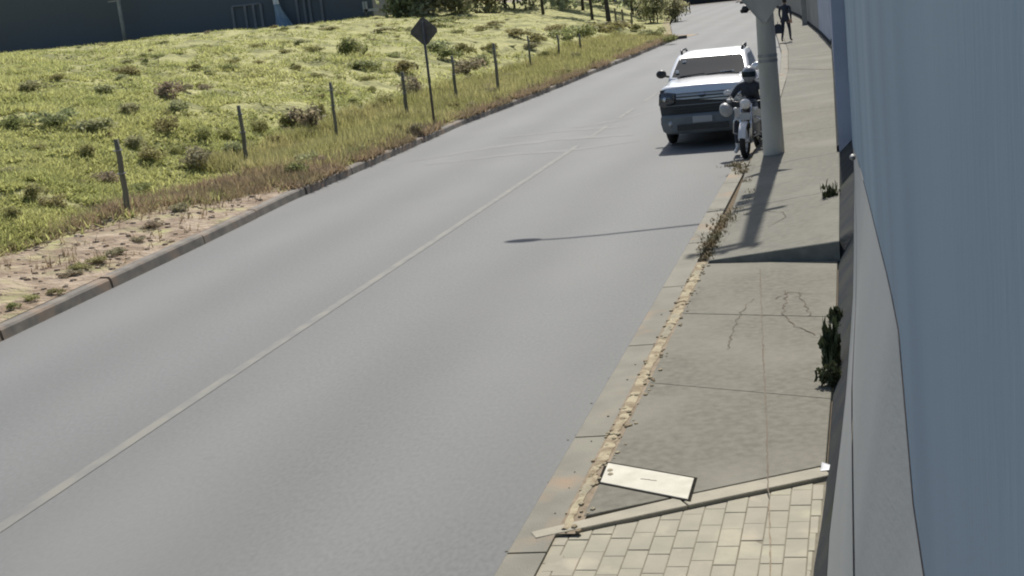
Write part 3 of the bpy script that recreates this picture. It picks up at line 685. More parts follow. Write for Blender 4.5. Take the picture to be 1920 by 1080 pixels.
# ------------------------------------------------------------------ fence posts
plabels = ['nearest weathered wooden fence post, at the left end of the row', 'second nearest wooden fence post, right of the wide purple weeds', 'third nearest wooden fence post, left of the diamond sign',
           'dark wooden fence post just left of the diamond sign pole', 'wooden fence post just right of the diamond sign pole', 'tall pale wooden fence post, second to the right of the sign',
           'wooden fence post before the low shrubs, third to the right of the sign', 'small far fence post, fourth to the right of the sign', 'smallest far fence post, fifth to the right of the sign']
for i, (bx, by, tx, ty) in enumerate(((240, 395, 217, 247), (465, 316, 447, 190), (633, 266, 627, 150), (764, 221, 760, 133), (857, 192, 853, 104), (935, 176, 931, 82), (996, 130, 993, 68), (1049, 104, 1047, 66), (1089, 94, 1089, 64))):
    p = ground_hit(bx, by); hgt = (by-ty)/(FPX/(p.y*1.02)); r = .042+.010*random.random()
    t = thing('fence_post', plabels[i], 'fence post', p, random.uniform(0, 6), 'fence posts along the field edge')
    o = MB(); q = [Vector((random.uniform(-.012, .012), random.uniform(-.012, .012), -.2+(hgt+.2)*k/5)) for k in range(6)]
    o.tube(q, [r*(1.05-.04*k+random.uniform(-.05, .05)) for k in range(6)], 8); o.build('shaft', M['post'], t, True)
    for q_ in (.18, .55): o = MB(); o.box((0, 0, hgt-q_), (r*2.3, r*2.3, .02)); o.build('wire_tie', M['galv'], t)
# small stakes beyond
for i, (x, y, h_, lab) in enumerate(((1155, 46, 30, 'thin stake left of a pair of far stakes'), (1185, 50, 26, 'short dark stake before the far shrubs'), (1203, 40, 30, 'dark stake beside the large far shrub'), (1168, 44, 26, 'thin stake between two tree trunks and the shrub'))):
    p = ground_hit(x, y); o = MB(); o.tube([(0, 0, -.1), (.02, 0, h_*.5*p.y/FPX), (0, 0, h_*p.y/FPX)], .07, 6); o.build('stake', M['post'], loc=p)
    tag(bpy.data.objects[-1] if False else COL.objects[-1], lab, 'stake', 'stakes by the far shrubs')
# diamond sign seen from behind
sp = pix(815, 237, .17); sp.z = float(terrain(sp.x, sp.y))
sg = thing('road_sign', 'dark diamond shaped road sign seen from behind on a thin pole', 'road sign', sp, rad(4))
o = MB(); o.tube([(0, 0, -.2), (0, 0, 2.58)], .033, 8); o.build('pole', M['signback'], sg, True)
oc = [(.335*math.cos(rad(a_)), .335*math.sin(rad(a_))) for q_ in range(4) for a_ in (90*q_-7, 90*q_+7)]
o = MB(); o.loft([[(x, .045, 2.33+z) for x, z in oc], [(x, .05, 2.33+z) for x, z in oc]]); o.build('sign_plate', M['signback'], sg)
o = MB(); o.box((0, 0.04, 2.45), (.24, .012, .03)); o.box((0, .04, 2.2), (.24, .012, .03)); o.build('bracket', M['signback'], sg)

# ------------------------------------------------------------------ dark building, trees beyond the field
bt = thing('dark_building', 'large dark blue sheet metal building at the top of the field', 'building', (0, 0, 0))
bl = [pix(-260, 132, 2.6), pix(700, 36, 2.6)]
b0 = Vector((-58, 76, 2.2)); b1 = Vector((-.3475*80+.0, 80, 2.2))
w1 = np.array((702-960, 36-540, FPX)); ww = np.array((w1@_X, w1@_Y)); b1.x = 80*ww[0]/ww[1]
bd = (b1-b0); bL = bd.length; bu = bd.normalized(); bn = Vector((bu.y, -bu.x, 0))
nP = 22
for i in range(nP):
    a = b0+bu*(bL*i/nP+.001); c = b0+bu*(bL*(i+1)/nP-.001); off = bn*(.003 if i % 2 else 0)
    o = MB(); o.prism([tuple((a+off).xy), tuple((c+off).xy), tuple((c-bn*.1).xy), tuple((a-bn*.1).xy)], 1.6, 8.6); o.build('wall_panel', M['barn'], bt)
o = MB(); o.prism([tuple((b0+bn*-.12).xy), tuple((b1+bn*-.12).xy), tuple((b1-bn*12).xy), tuple((b0-bn*12).xy)], 1.6, 8.9); o.build('block', M['barn'], bt)
def on_wall(px): # point on the building front at photo column px (y about 30)
    d_ = np.array((px-960, 30-540, FPX)); w_ = np.array((d_@_X, d_@_Y)); A2 = np.array([[w_[0], -bu.x], [w_[1], -bu.y]]); t = np.linalg.solve(A2, [b0.x, b0.y]); return b0+bu*t[1]
for (xs, name) in (((438, 462, 478, 492), 'gate_frame'), ((560, 574, 584, 606), 'gate_frame')):
    for x in xs:
        p = on_wall(x)+bn*.08; o = MB(); o.box((p.x, p.y, 3.5), (.16, .1, 1.6)); o.build('gate_post', M['barn_rib'], bt)
    a = on_wall(xs[0])+bn*.08; c = on_wall(xs[-1])+bn*.08
    o = MB(); o.tube([(a.x, a.y, 4.32), (c.x, c.y, 4.32)], .06, 6); o.build(name, M['barn_rib'], bt)
p = on_wall(240)+bn*1.2
pp = thing('utility_pole', 'thin pale concrete pole standing before the dark building', 'pole', (p.x, p.y, float(terrain(p.x, p.y))-.2), rad(5))
o = MB(); o.tube([(.05, 0, 0), (.02, 0, 2), (-.06, 0, 9)], [.13, .12, .08], 8); o.build('shaft', M['palepole'], pp, True)
o = MB(); o.box((-.25, 0, 2.75), (.8, .08, .08)); o.box((-.05, 0, 8.5), (1.8, .1, .1)); o.build('crossarm', M['palepole'], pp)
p = on_wall(532)+bn*.5; zt = float(terrain(p.x, p.y))
tp = thing('hanging_tarp', 'pale blue and white tarp hanging against the dark building', 'tarp', (p.x, p.y, zt))
o = MB(); o.loft([[(x*s+dx, math.sin(x*9)*.12, z) for x in np.linspace(-.5, .5, 9)] for (s, dx, z) in ((1.25, .12, 0), (.9, .0, .5), (.6, -.15, 1.0), (.5, -.22, 1.35))], cap=False, closed=False); o.build('sheet', M['tarp'], tp, True)
o = MB(); o.loft([[(x*s+dx, math.sin(x*9)*.12, z) for x in np.linspace(-.5, .5, 9)] for (s, dx, z) in ((.5, -.22, 1.36), (.42, -.3, 1.9), (.4, -.36, 2.6))], cap=False, closed=False); o.build('white_top', M['white'], tp, True)
p = on_wall(690)+bn*.5
wb = thing('white_board', 'small pale board at the right corner of the dark building', 'board', (p.x, p.y, float(terrain(p.x, p.y))))
o = MB(); o.box((0, 0, .62), (.3, .05, .6)); o.box((.35, 0, .4), (.9, .05, .14)); o.build('panel', M['plate'], wb)
o = MB(); o.tube([(0, 0, -.1), (0, 0, .9)], .04, 6); o.build('leg', M['post'], wb)

def tree(x, y, z, h, cr, label, group, nl=1500, lean=0, ls=.13, crown0=.35, m='tree_leaf', stems=1, rt=.1, flat=1.0):
    t = thing('tree', label, 'tree', (x, y, z), 0, group); o = MB(); rr = random.Random(int(x*100)); pts = []
    for s in range(stems):
        bx = (s-(stems-1)/2)*.25; q = [Vector((bx+lean*k/6*h+rr.uniform(-.05, .05)*k/3, rr.uniform(-.05, .05), -.3+(h*.72+.3)*k/6)) for k in range(7)]
        o.tube(q, [rt*(1-.11*k) for k in range(7)], 7); top = q[-1]
        for j in range(6):
            a = rr.uniform(0, 6.28); st = q[3+j % 4]; e = st+Vector((math.cos(a)*cr*.7, math.sin(a)*cr*.7, rr.uniform(.15, .5)*h*.5)); mid = st.lerp(e, .5)+Vector((0, 0, -.1))
            o.tube([st, mid, e], [rt*.4, rt*.25, rt*.08], 5); pts.append(e); pts.append(mid)
        pts.append(top)
    o.build('trunk', M['bark'], t, True)
    r = np.random.default_rng(int(abs(x*31+y*7)))
    cs = np.array([[p.x, p.y, max(p.z, h*crown0)] for p in pts]+[[r.normal(0, cr*.5), r.normal(0, cr*.5), h*r.uniform(crown0, .95)] for _ in range(8)])
    ci = r.integers(0, len(cs), nl); P = cs[ci]+r.normal(0, 1, (nl, 3))*np.array((cr*.25, cr*.25, h*.09*flat)); P[:, 2] = np.maximum(P[:, 2], .02)
    nn = r.normal(0, 1, (nl, 3)); nn /= np.linalg.norm(nn, axis=1)[:, None]; tt = np.cross(nn, r.normal(0, 1, (nl, 3))); tt /= np.linalg.norm(tt, axis=1)[:, None]; bb = np.cross(nn, tt)
    s = ls*r.uniform(.5, 1.5, (nl, 1)); V = np.stack([P-tt*s, P-bb*s*.5, P+tt*s, P+bb*s*.5], 1).reshape(-1, 3)
    raw('crown', V, np.arange(4*nl).reshape(-1, 4), M[m], t); return t
far_trees = [  # photo column, base row, height, crown radius, start of crown
    (745, 34, 3.2, 1.3, .05, 'bushy green tree at the right end of the dark building'), (790, 32, 4.2, 1.6, .08, 'dense dark green tree right of the building end bush'), (850, 28, 4.6, 1.8, .1, 'broad green tree behind the large sign clump'),
    (905, 24, 4.6, 1.8, .1, 'grey green tree left of the thin dark trunk'), (955, 18, 5, 1.9, .12, 'dull green tree at the back of the field, left of the first bare trunk')]
for (x, y, h_, cr, c0, lab) in far_trees:
    p = ground_hit(x, y); tree(p.x, p.y+1.5, p.z-.1, h_, cr, lab, 'trees beyond the field', 3600, crown0=c0*.5, ls=.16)
for (x, y, rt, lab) in ((1019, 26, .12, 'slender tree with a bare dark trunk, leftmost of three by the road'), (1111, 36, .11, 'slender tree with a leaning bare trunk, middle of three by the road'), (1142, 44, .17, 'tree with the thickest bare trunk, nearest the far shrubs')):
    p = ground_hit(x, y); tree(p.x, p.y, p.z, 6.0, 1.7, lab, 'bare trunked trees by the far road', 1500, lean=-.03, crown0=.48, ls=.13, rt=rt, stems=1)
p = ground_hit(1226, 42); tree(p.x, p.y, p.z, 2.3, 1.0, 'large rounded shrub on the corner of the far side road', 'shrubs at the far corner', 2200, crown0=.06, ls=.10, stems=3, rt=.05)
p = ground_hit(1250, 40); tree(p.x+.2, p.y+3, p.z-.3, 2.0, .9, 'leafy shrub at the road edge right of the rounded shrub', 'shrubs at the far corner', 1800, crown0=.03, ls=.10, stems=3, rt=.04)
p = ground_hit(1200, 36); tree(p.x, p.y+2, p.z, 2.6, 1.1, 'grey shrub left of the rounded shrub at the far corner', 'shrubs at the far corner', 1800, crown0=.08, ls=.11, stems=3, rt=.05, m='weed_grey')
for i, (X0, Y0) in enumerate(((-24, 96), (-20, 104), (-17.5, 112), (-27, 92), (-22, 118), (-25, 130), (-20, 134))):
    tree(X0, Y0, float(terrain(X0, Y0)), 6.5, 2.6, f'dull far tree, number {i+1} of the row behind the field' if False else ('pale', 'tall', 'broad', 'leftmost', 'thin', 'far', 'furthest')[i]+' dull tree in the row behind the field', 'far row of trees behind the field', 1900, crown0=.05, ls=.26, rt=.14)
for i, X0 in enumerate((-30, -24)):
    tree(X0, 150, .2, 9, 4.0, ('left', 'right')[i]+' tall dull tree near the far end wall', 'tall trees near the end wall', 1700, crown0=.05, ls=.4, rt=.2)

# side road mouth: dirt and low dark ledge by the far shrubs
b = MB(); b.prism([(-11.5, 72.0), (-9.0, 73.2), (-8.4, 76.5), (-11.9, 80)], -.02, .012); struct(b.build('side_path', M['soil']))
b = MB(); b.prism([(-10.6, 71.3), (-8.6, 72.6), (-8.7, 73.0), (-10.7, 71.9)], 0, .16); struct(b.build('kerb', M['kerbL']))

# ------------------------------------------------------------------ utility pole with lamp arm
PX, PY = -1.39, 22.2
pole = thing('utility_pole', 'thick tapered concrete utility pole at the kerb beside the motorcycle', 'pole', (PX, PY, .13))
o = MB(); H = 9.1; zs = [-.2, 0, .15, .9, 1.7, 2.5, 4, 6.5, H]
rr_ = lambda z: .172-.0145*max(z, 0) if z < 2.6 else .1343-.006*(z-2.6)
o.tube([(0, 0, z) for z in zs], [rr_(z) for z in zs], 20); sh = o.build('shaft', M['pole'], pole, True)
for z in (1.52, 1.60, 6.2): o = MB(); o.tube([(0, 0, z-.025), (0, 0, z+.025)], rr_(z)+.006, 20); o.build('strap', M['galv'], pole)
la = MB(); la.tube([(-.08, -.06, 5.72), (-.35, -.06, 5.78), (-.75, -.06, 5.86), (-1.35, -.06, 6.06), (-2.0, -.06, 6.26), (-2.5, -.06, 6.34), (-2.8, -.06, 6.33)], [.034, .034, .033, .031, .03, .028, .028], 8)
la.build('lamp_arm', M['galv'], pole, True)
lh = MB(); lh.ball((-2.98, -.06, 6.31), (.26, .11, .08), 12, 8); lh.build('lamp_head', M['galv'], pole, True)
o = MB(); o.box((0, 0, .72*H-.0), (.1, .1, .1))
for (z, w, off) in ((9.0, .8, -.25), (8.75, .6, -.2), (6.0, .42, -.12), (6.45, .5, .1), (1.35, .5, 0)):
    if z < 2: continue
    o = MB(); o.box((off, -.16, z), (w, .09, .09)); o.build('crossarm', M['palepole'], pole)
for (x, z) in ((-.6, 9.1), (-.25, 9.1), (.08, 9.1), (-.42, 8.85)):
    o = MB(); o.tube([(x, -.16, z-.05), (x, -.16, z+.05), (x, -.16, z+.14)], [.03, .055, .025], 8); o.build('insulator', M['iron'], pole)
o = MB(); o.box((-.2, -.1, 4.78), (.16, .16, .3)); o.build('meter_box', M['galv'], pole)
o = MB(); o.box((-.22, -.1, 5.35), (.2, .2, .22)); o.build('meter_box', M['galv'], pole)
ts = thing('triangular_sign', 'grey inverted triangle sign seen from behind on the utility pole', 'sign', (PX-.01, PY-.165, .13))
tri = [(-.36, 2.56), (.36, 2.56), (.03, 2.12), (-.03, 2.12)]
o = MB(); o.loft([[(x, 0, z) for x, z in tri], [(x, .006, z) for x, z in tri]]); o.build('sign_plate', M['pole'], ts)
o = MB()
for (a, c) in (((-.36, 2.56), (-.03, 2.12)), ((.36, 2.56), (.03, 2.12))): o.tube([(a[0], 0, a[1]), (c[0], 0, c[1])], .012, 6)
o.build('rim', M['pole'], ts)

# ------------------------------------------------------------------ pickup
T = thing('pickup_truck', 'silver white double cab pickup truck facing the camera on the road', 'pickup', (-2.80, 25.05, 0), rad(-.5))
T.scale = (.89, 1, .95)
def sec(y, w, z0, z1, crown=.02):
    half = [(w*.86, z0), (w*.985, z0+.08), (w, (z0+z1)*.5), (w*.985, z1-.13), (w*.94, z1-.045), (w*.85, z1-.008), (w*.5, z1+crown*.6), (w*.2, z1+crown)]
    return [(x, y, z) for x, z in half]+[(-x, y, z) for x, z in reversed(half)]
o = MB(); o.loft([sec(.14, .80, .50, 1.155, .01), sec(.17, .865, .46, 1.195, .012), sec(.40, .90, .36, 1.215), sec(.9, .905, .36, 1.24), sec(1.32, .91, .34, 1.255), sec(2.6, .91, .34, 1.12, 0), sec(3.5, .91, .34, 1.12, 0), sec(5.1, .90, .40, 1.10, 0), sec(5.2, .86, .46, 1.04, 0)])
body = o.build('body', M['paint'], T, True)
o = MB(); o.box((0, 4.35, 1.125), (1.5, 1.45, .03)); o.build('bed_cover', M['black'], T)
def rrect(y0, y1, w, z, r=.16, n=5):
    pts = []
    for (cx, cy, a0) in ((w-r, y1-r, 0), (-w+r, y1-r, 90), (-w+r, y0+r, 180), (w-r, y0+r, 270)):
        for i in range(n): a = rad(a0+90*i/(n-1)); pts.append((cx+r*math.cos(a), cy+r*math.sin(a), z))
    return pts
cabs = [(1.30, 3.46, .875, 1.19, .10), (1.42, 3.45, .865, 1.275, .10), (1.72, 3.42, .825, 1.435, .10), (2.02, 3.36, .765, 1.60, .10), (2.14, 3.30, .73, 1.655, .12), (2.36, 3.18, .66, 1.695, .14), (2.6, 3.0, .45, 1.71, .12)]
o = MB(); o.loft([rrect(*c) for c in cabs]); o.build('cab', M['paint'], T, True)
def cabpt(z):
    zz = [c[3] for c in cabs]; return np.interp(z, zz, [c[0] for c in cabs]), np.interp(z, zz, [c[1] for c in cabs]), np.interp(z, zz, [c[2] for c in cabs])
o = MB(); R_ = []
for z in np.linspace(1.28, 1.61, 6):
    y0, y1, w = cabpt(z); k = (z-1.165)/.49
    R_.append([(x*(w-.075), y0-.012+.012*abs(x)**8, z) for x in np.linspace(-1, 1, 13)])
o.loft(R_, cap=False, closed=False); ws = o.build('windscreen', M['glass'], T, True)
o = MB(); o.tube([(x*.66, cabpt(1.275)[0]-.02, 1.27) for x in np.linspace(-1, 1, 5)], .016, 6); o.build('cowl', M['black'], T)
o = MB(); o.tube([(-.05, 1.40, 1.29), (.5, 1.44, 1.315)], .009, 5); o.tube([(-.6, 1.40, 1.29), (-.08, 1.44, 1.315)], .009, 5); o.build('wiper', M['black'], T)
o = MB(); y0 = cabpt(1.54)[0]-.02; o.box((-.56, y0, 1.54), (.09, .006, .07)); o.build('sticker', M['white'], T)
o = MB(); y0 = cabpt(1.36)[0]-.022; o.box((-.68, y0, 1.36), (.07, .006, .11)); o.build('sticker', M['white'], T)
o = MB(); y0 = cabpt(1.31)[0]-.022; o.box((.40, y0, 1.315), (.3, .006, .03)); o.build('paper', M['white'], T)
for s in (-1, 1):
    for (a, c) in ((0, .5), (.53, .97)):
        o = MB(); R_ = []
        for z in np.linspace(1.27, 1.58, 4):
            y0, y1, w = cabpt(z); ya = y0+.22+(y1-.22-y0-.22)*a; yb = y0+.22+(y1-.22-y0-.22)*c
            R_.append([(s*(w+.006), y, z) for y in np.linspace(ya, yb, 4)])
        o.loft(R_, cap=False, closed=False); o.build('side_window', M['glass'], T)
    o = MB(); o.tube([(s*.66, 2.3, 1.69), (s*.68, 2.42, 1.755), (s*.68, 3.0, 1.755), (s*.66, 3.15, 1.69)], .026, 6); o.build('roof_rail', M['black'], T, True)
    o = MB(); o.ball((s*1.03, 1.55, 1.36), (.115, .06, .085), 10, 8); mr = o.build('mirror', M['paint'] if s > 0 else M['black'], T, True)  # one mirror is black: its shade is put into the colour
    o = MB(); o.tube([(s*.86, 1.6, 1.29), (s*.97, 1.57, 1.32)], .022, 6); o.build('mirror_arm', M['black'], mr)
    for yw in (1.02, 4.2):
        o = MB(); o.torus((s*.80, yw, .37), .265, .105, 'x', 28, 8); wh = o.build('wheel', M['tyre'], T, True)
        o = MB(); o.tube([(s*.78, yw, .37), (s*.86, yw, .37)], [.2, .19], 16); o.build('rim', M['chrome'], wh)
        o = MB()
        q0 = [(s*.915, yw+.43*math.cos(a), .37+.43*math.sin(a)) for a in np.linspace(0, math.pi, 12)]; o.tube(q0, .03, 6); o.build('wheel_arch', M['black'], T, True)
    o = MB(); o.loft([[(s*x, y, z) for x, y, z in ((.52, .12, 1.07), (.74, .12, 1.11), (.85, .14, 1.10), (.905, .30, 1.06), (.90, .13, .86), (.78, .10, .80), (.56, .10, .88))],
                      [(s*x, y-.03, z) for x, y, z in ((.54, .12, 1.06), (.73, .125, 1.10), (.83, .145, 1.09), (.89, .29, 1.05), (.885, .135, .87), (.77, .11, .81), (.58, .11, .89))]])
    hl_ = o.build('headlight', M['lamp_dark'] if s < 0 else M['lamp_pale'], T, True)  # one lens pale, one dark: brightness is painted into the colour
    if s > 0: hl_['label'] = 'headlight with bright glare painted pale'
    o = MB(); o.ball((s*.76, .09, .97), (.05, .03, .05), 8, 6); o.build('bulb', M['chrome'], hl_, True)
    o = MB(); o.tube([(s*.66, .05, .50), (s*.66, .0, .50)], .055, 12); o.build('fog_lamp', M['lamp'], T, True)
    o = MB(); o.box((s*.45, 4.35, .30), (.05, 1.2, .1)); o.build('chassis_rail', M['black'], T)
    o = MB(); o.box((s*.78, 5.21, .9), (.14, .05, .32)); o.build('tail_light', M['black'], T)
o = MB(); o.loft([[(x, y+.12, z) for x, y, z in ((-.85, .03, 1.15), (.85, .03, 1.15), (.885, .02, .85), (.86, .0, .64), (-.86, .0, .64), (-.885, .02, .85))], [(x, y+.36, z) for x, y, z in ((-.86, .09, 1.14), (.86, .09, 1.14), (.90, .06, .85), (.88, .0, .64), (-.88, .0, .64), (-.90, .06, .85))]])
o.build('grille', M['grille'], T)
for z, w in ((1.06, .52), (1.00, .53), (.94, .55), (.84, .74), (.77, .66), (.71, .60)):
    o = MB(); o.box((0, .075, z), (2*w, .03, .02)); o.build('grille_bar', M['bumper'] if z in (1.06, .84) else M['black'], T)
o = MB(); o.ball((0, .125, 1.0), (.085, .03, .04), 10, 6); o.build('badge', M['chrome'], T, True)
o = MB(); o.loft([[(x*w, y, z) for x, y in ((-1, .42), (-.97, .12), (-.7, .0), (0, -.03), (.7, .0), (.97, .12), (1, .42), (.9, .5), (-.9, .5))] for z, w in ((.30, .80), (.36, .875), (.50, .91), (.62, .905), (.665, .88))])
o.build('bumper', M['bumper'], T, True)
o = MB(); o.box((0, -.02, .42), (1.05, .06, .11)); o.build('air_intake', M['black'], T)
o = MB(); o.box((0, -.042, .565), (.40, .02, .12)); o.build('number_plate', M['plate'], T)
o = MB(); o.box((0, 2.6, .33), (1.45, 4.4, .12)); o.build('underbody', M['black'], T)
for s in (-1, 1):
    for y in (2.05, 2.9):
        o = MB(); o.box((s*.918, y, 1.0), (.02, .16, .03)); o.build('door_handle', M['black'], T)
    for y in (1.5, 2.42, 3.36):
        o = MB(); o.box((s*.909, y, .74), (.008, .012, .62)); o.build('door_seam', M['black'], T)
    o = MB(); o.box((s*.9, 2.4, .36), (.12, 1.9, .05)); o.build('side_step', M['black'], T)

# ------------------------------------------------------------------ people: one skinned surface each
def skin_mesh(name, chains, sub=1):
    """chains: list of lists of (x, y, z, r); identical points are welded"""
    vs = []; es = []; rs = []; idx = {}
    for ch in chains:
        pr = None
        for (x, y, z, r) in ch:
            k = (round(x, 4), round(y, 4), round(z, 4))
            if k not in idx: idx[k] = len(vs); vs.append((x, y, z)); rs.append(r)
            if pr is not None and pr != idx[k]: es.append((pr, idx[k]))
            pr = idx[k]
    me = bpy.data.meshes.new(name); me.from_pydata(vs, es, []); o = bpy.data.objects.new(name, me); COL.objects.link(o)
    sm = o.modifiers.new('skin', 'SKIN'); sm.use_smooth_shade = True
    for i, r in enumerate(rs): me.skin_vertices[0].data[i].radius = (r, r); me.skin_vertices[0].data[i].use_root = (i == 0)
    sb = o.modifiers.new('sub', 'SUBSURF'); sb.levels = sub; sb.render_levels = sub
    dg = bpy.context.evaluated_depsgraph_get(); me2 = bpy.data.meshes.new_from_object(o.evaluated_get(dg)); bpy.data.objects.remove(o); me2.name = name
    return me2
def lerp3(a, c, t, r): return (a[0]+(c[0]-a[0])*t, a[1]+(c[1]-a[1])*t, a[2]+(c[2]-a[2])*t, r)
def hand_chains(w, d_, s):
    """fingers and thumb from wrist w along direction d_, curling down; s = side"""
    d_ = Vector(d_).normalized(); side = Vector((s, 0, 0)); side = (side-side.dot(d_)*d_).normalized(); dn = Vector((0, 0, -1)); W_ = Vector(w); out = []
    for i, (off, ln) in enumerate(((-.033, .07), (-.011, .08), (.011, .076), (.033, .06))):
        a = W_+d_*.075+side*off; m_ = a+d_*ln*.5+dn*.015; e = a+d_*ln*.7+dn*.055
        out.append([(*a, .010), (*m_, .009), (*e, .007)])
    a = W_+d_*.025-side*.03; out.append([(*a, .012), (*(a+d_*.03-side*.03+dn*.015), .010), (*(a+d_*.06-side*.028+dn*.035), .008)])
    return out
def body_person(name, J, label, mats, loc, rz, zsplit, parts=True, lean=0):
    ch = [[(*J['pel'], .135), lerp3(J['pel'], J['chest'], .45, .125), (*J['chest'], .150), lerp3(J['chest'], J['neck'], .6, .10), (*J['neck'], .055), (*J['head'], .06)]]
    for s in ('L', 'R'):
        sh = J['sh'+s]; el = J['el'+s]; wr = J['wr'+s]; hp = J['hip'+s]; kn = J['kn'+s]; an = J['an'+s]; to = J['toe'+s]
        d_ = Vector(wr)-Vector(el)
        palm = Vector(wr)+d_.normalized()*.08
        ch.append([lerp3(J['chest'], J['neck'], .6, .10), (*sh, .068), lerp3(sh, el, .5, .055), (*el, .045), lerp3(el, wr, .4, .043), (*wr, .030), (*palm, .034)])
        ch.append([(*J['pel'], .135), (*hp, .10), lerp3(hp, kn, .5, .08), (*kn, .06), lerp3(kn, an, .35, .058), (*an, .038), (*to, .038)])
    me = skin_mesh(name, ch, 1)
    hm = []
    for s, sg_ in (('L', -1), ('R', 1)):
        for c_ in hand_chains(J['wr'+s], Vector(J['wr'+s])-Vector(J['el'+s]), sg_): hm.append(c_)
    bm = bmesh.new(); bm.from_mesh(me)
    for c_ in hm:
        fm = skin_mesh('finger', [c_], 0); bm.from_mesh(fm)
    mb = MB(); h = J['head']; hd_ = J.get('headc', (h[0], h[1]-.01, h[2]+.05))
    mb.ball(hd_, (.075, .095, .115), 14, 10); mb.ball((hd_[0], hd_[1]-.095, hd_[2]-.01), (.014, .02, .02), 6, 5)
    for s in (-1, 1): mb.ball((hd_[0]+s*.078, hd_[1]+.005, hd_[2]), (.012, .025, .03), 6, 5)
    mb.box((hd_[0], hd_[1]-.088, hd_[2]-.05), (.045, .012, .008))
    for s in (-1, 1): mb.ball((hd_[0]+s*.03, hd_[1]-.085, hd_[2]+.015), (.011, .008, .008), 6, 4)
    tmp = bpy.data.meshes.new('t'); tmp.from_pydata(mb.v, [], mb.f); bm.from_mesh(tmp)
    bm.to_mesh(me); bm.free(); me.materials.clear()
    for m in mats: me.materials.append(m)
    wl_, wr_ = Vector(J['wrL']), Vector(J['wrR'])
    for p in me.polygons:
        c_ = p.center; p.use_smooth = True
        if (c_-Vector(hd_)).length < .14 and c_.z > J['neck'][2]+.03: i = 2
        elif min((c_-wl_).length, (c_-wr_).length) < .19 and min((c_-(wl_+(wl_-Vector(J['elL'])).normalized()*.1)).length, (c_-(wr_+(wr_-Vector(J['elR'])).normalized()*.1)).length) < .11: i = 3
        elif min((c_-Vector(J['anL'])).length, (c_-Vector(J['toeL'])).length, (c_-Vector(J['anR'])).length, (c_-Vector(J['toeR'])).length) < .095: i = 4
        elif c_.z < zsplit or min((c_-Vector(J['kn'+s])).length for s in 'LR') < .2: i = 1
        else: i = 0
        p.material_index = i
    o = bpy.data.objects.new(name, me); COL.objects.link(o); o.location = loc; o.rotation_euler = (0, lean, rz); tag(o, label, 'person'); return o, hd_

BX, BY, BR, BL = -1.85, 23.75, rad(-6), rad(2)
MC = thing('motorcycle', 'dark motorcycle facing the camera beside the utility pole', 'motorcycle', (BX, BY, 0)); MC.rotation_euler = (0, BL, BR)
for nm, y in (('front_wheel', -.64), ('rear_wheel', .62)):
    o = MB(); o.torus((0, y, .30), .255, .048, 'x', 28, 8); wh = o.build(nm, M['tyre'], MC, True)
    o = MB(); o.torus((0, y, .30), .205, .014, 'x', 24, 6)
    for k in range(6):
        a = k*math.pi/3; o.tube([(0, y, .30), (0, y+.2*math.cos(a), .30+.2*math.sin(a))], .012, 5)
    o.tube([(-.07, y, .3), (.07, y, .3)], .04, 10); o.build('rim', M['bikewhite'], wh, True)
for s in (-1, 1):
    o = MB(); o.tube([(s*.085, -.64, .30), (s*.085, -.50, .62), (s*.085, -.42, .90)], [.026, .024, .02], 8); o.build('fork_leg', M['chrome'], MC, True)
    o = MB(); o.tube([(s*.03, -.40, .90), (s*.2, -.40, .93), (s*.34, -.32, .93)], .013, 6); o.build('handlebar', M['black'], MC, True)
    o = MB(); o.tube([(s*.26, -.32, .93), (s*.37, -.32, .93)], .018, 8); o.build('grip', M['tyre'], MC)
    o = MB(); o.tube([(s*.24, -.37, .93), (s*.3, -.40, 1.06)], .007, 5); mi = o.build('mirror_stem', M['black'], MC)
    o = MB(); o.ball((s*.31, -.41, 1.09), (.07, .02, .045), 10, 6); o.build('mirror', M['bikewhite'], mi, True)
    o = MB(); o.ball((s*.17, -.50, .82), (.04, .03, .028), 8, 6); o.build('indicator', M['bikewhite'], MC, True)
    o = MB(); o.tube([(s*.05, -.28, .70), (s*.24, -.30, .60), (s*.26, -.28, .40), (s*.06, -.22, .32)], .016, 6); o.build('crash_bar', M['chrome'], MC, True)
    o = MB(); o.tube([(s*.10, .1, .28), (s*.24, .08, .27)], .018, 6); o.build('footrest', M['tyre'], MC)
    o = MB(); o.loft([[(s*x, y, z) for x, y, z in ((.07, -.42, .86), (.20, -.36, .80), (.22, -.22, .62), (.08, -.22, .55))], [(s*(x+.02), y+.02, z-.01) for x, y, z in ((.07, -.42, .86), (.20, -.36, .80), (.22, -.22, .62), (.08, -.22, .55))]]); o.build('side_fairing', M['bikewhite'], MC)
o = MB(); R_ = []
for a in np.linspace(-35, 75, 9):
    a = rad(a+90); c_ = Vector((0, -.64+.325*math.cos(a), .30+.325*math.sin(a))); R_.append([(x, c_.y, c_.z-.9*abs(x)**1.5) for x in np.linspace(-.06, .06, 5)])
o.loft(R_, cap=False, closed=False); o.build('front_mudguard', M['bikewhite'], MC, True)
o = MB(); o.ball((0, -.50, .90), (.095, .07, .085), 14, 10); hl_ = o.build('headlight', M['lamp_pale'], MC, True)
o = MB(); o.box((0, -.56, .70), (.17, .012, .12)); o.build('number_board', M['plate'], MC)
o = MB(); o.loft([[(x*w, y, z) for x, z in ((-.5, .74), (-1, .80), (-.8, .92), (0, .97), (.8, .92), (1, .80), (.5, .74))] for y, w in ((-.36, .06), (-.28, .13), (-.1, .15), (.06, .10))]); o.build('tank', M['bikered'], MC, True)
o = MB(); o.loft([[(x*w, y, z+dz) for x, z in ((-1, .63), (-.9, .72), (0, .74), (.9, .72), (1, .63))] for y, w, dz in ((.04, .09, 0), (.2, .13, -.01), (.5, .12, .02), (.85, .09, .05))]); o.build('seat', M['black'], MC, True)
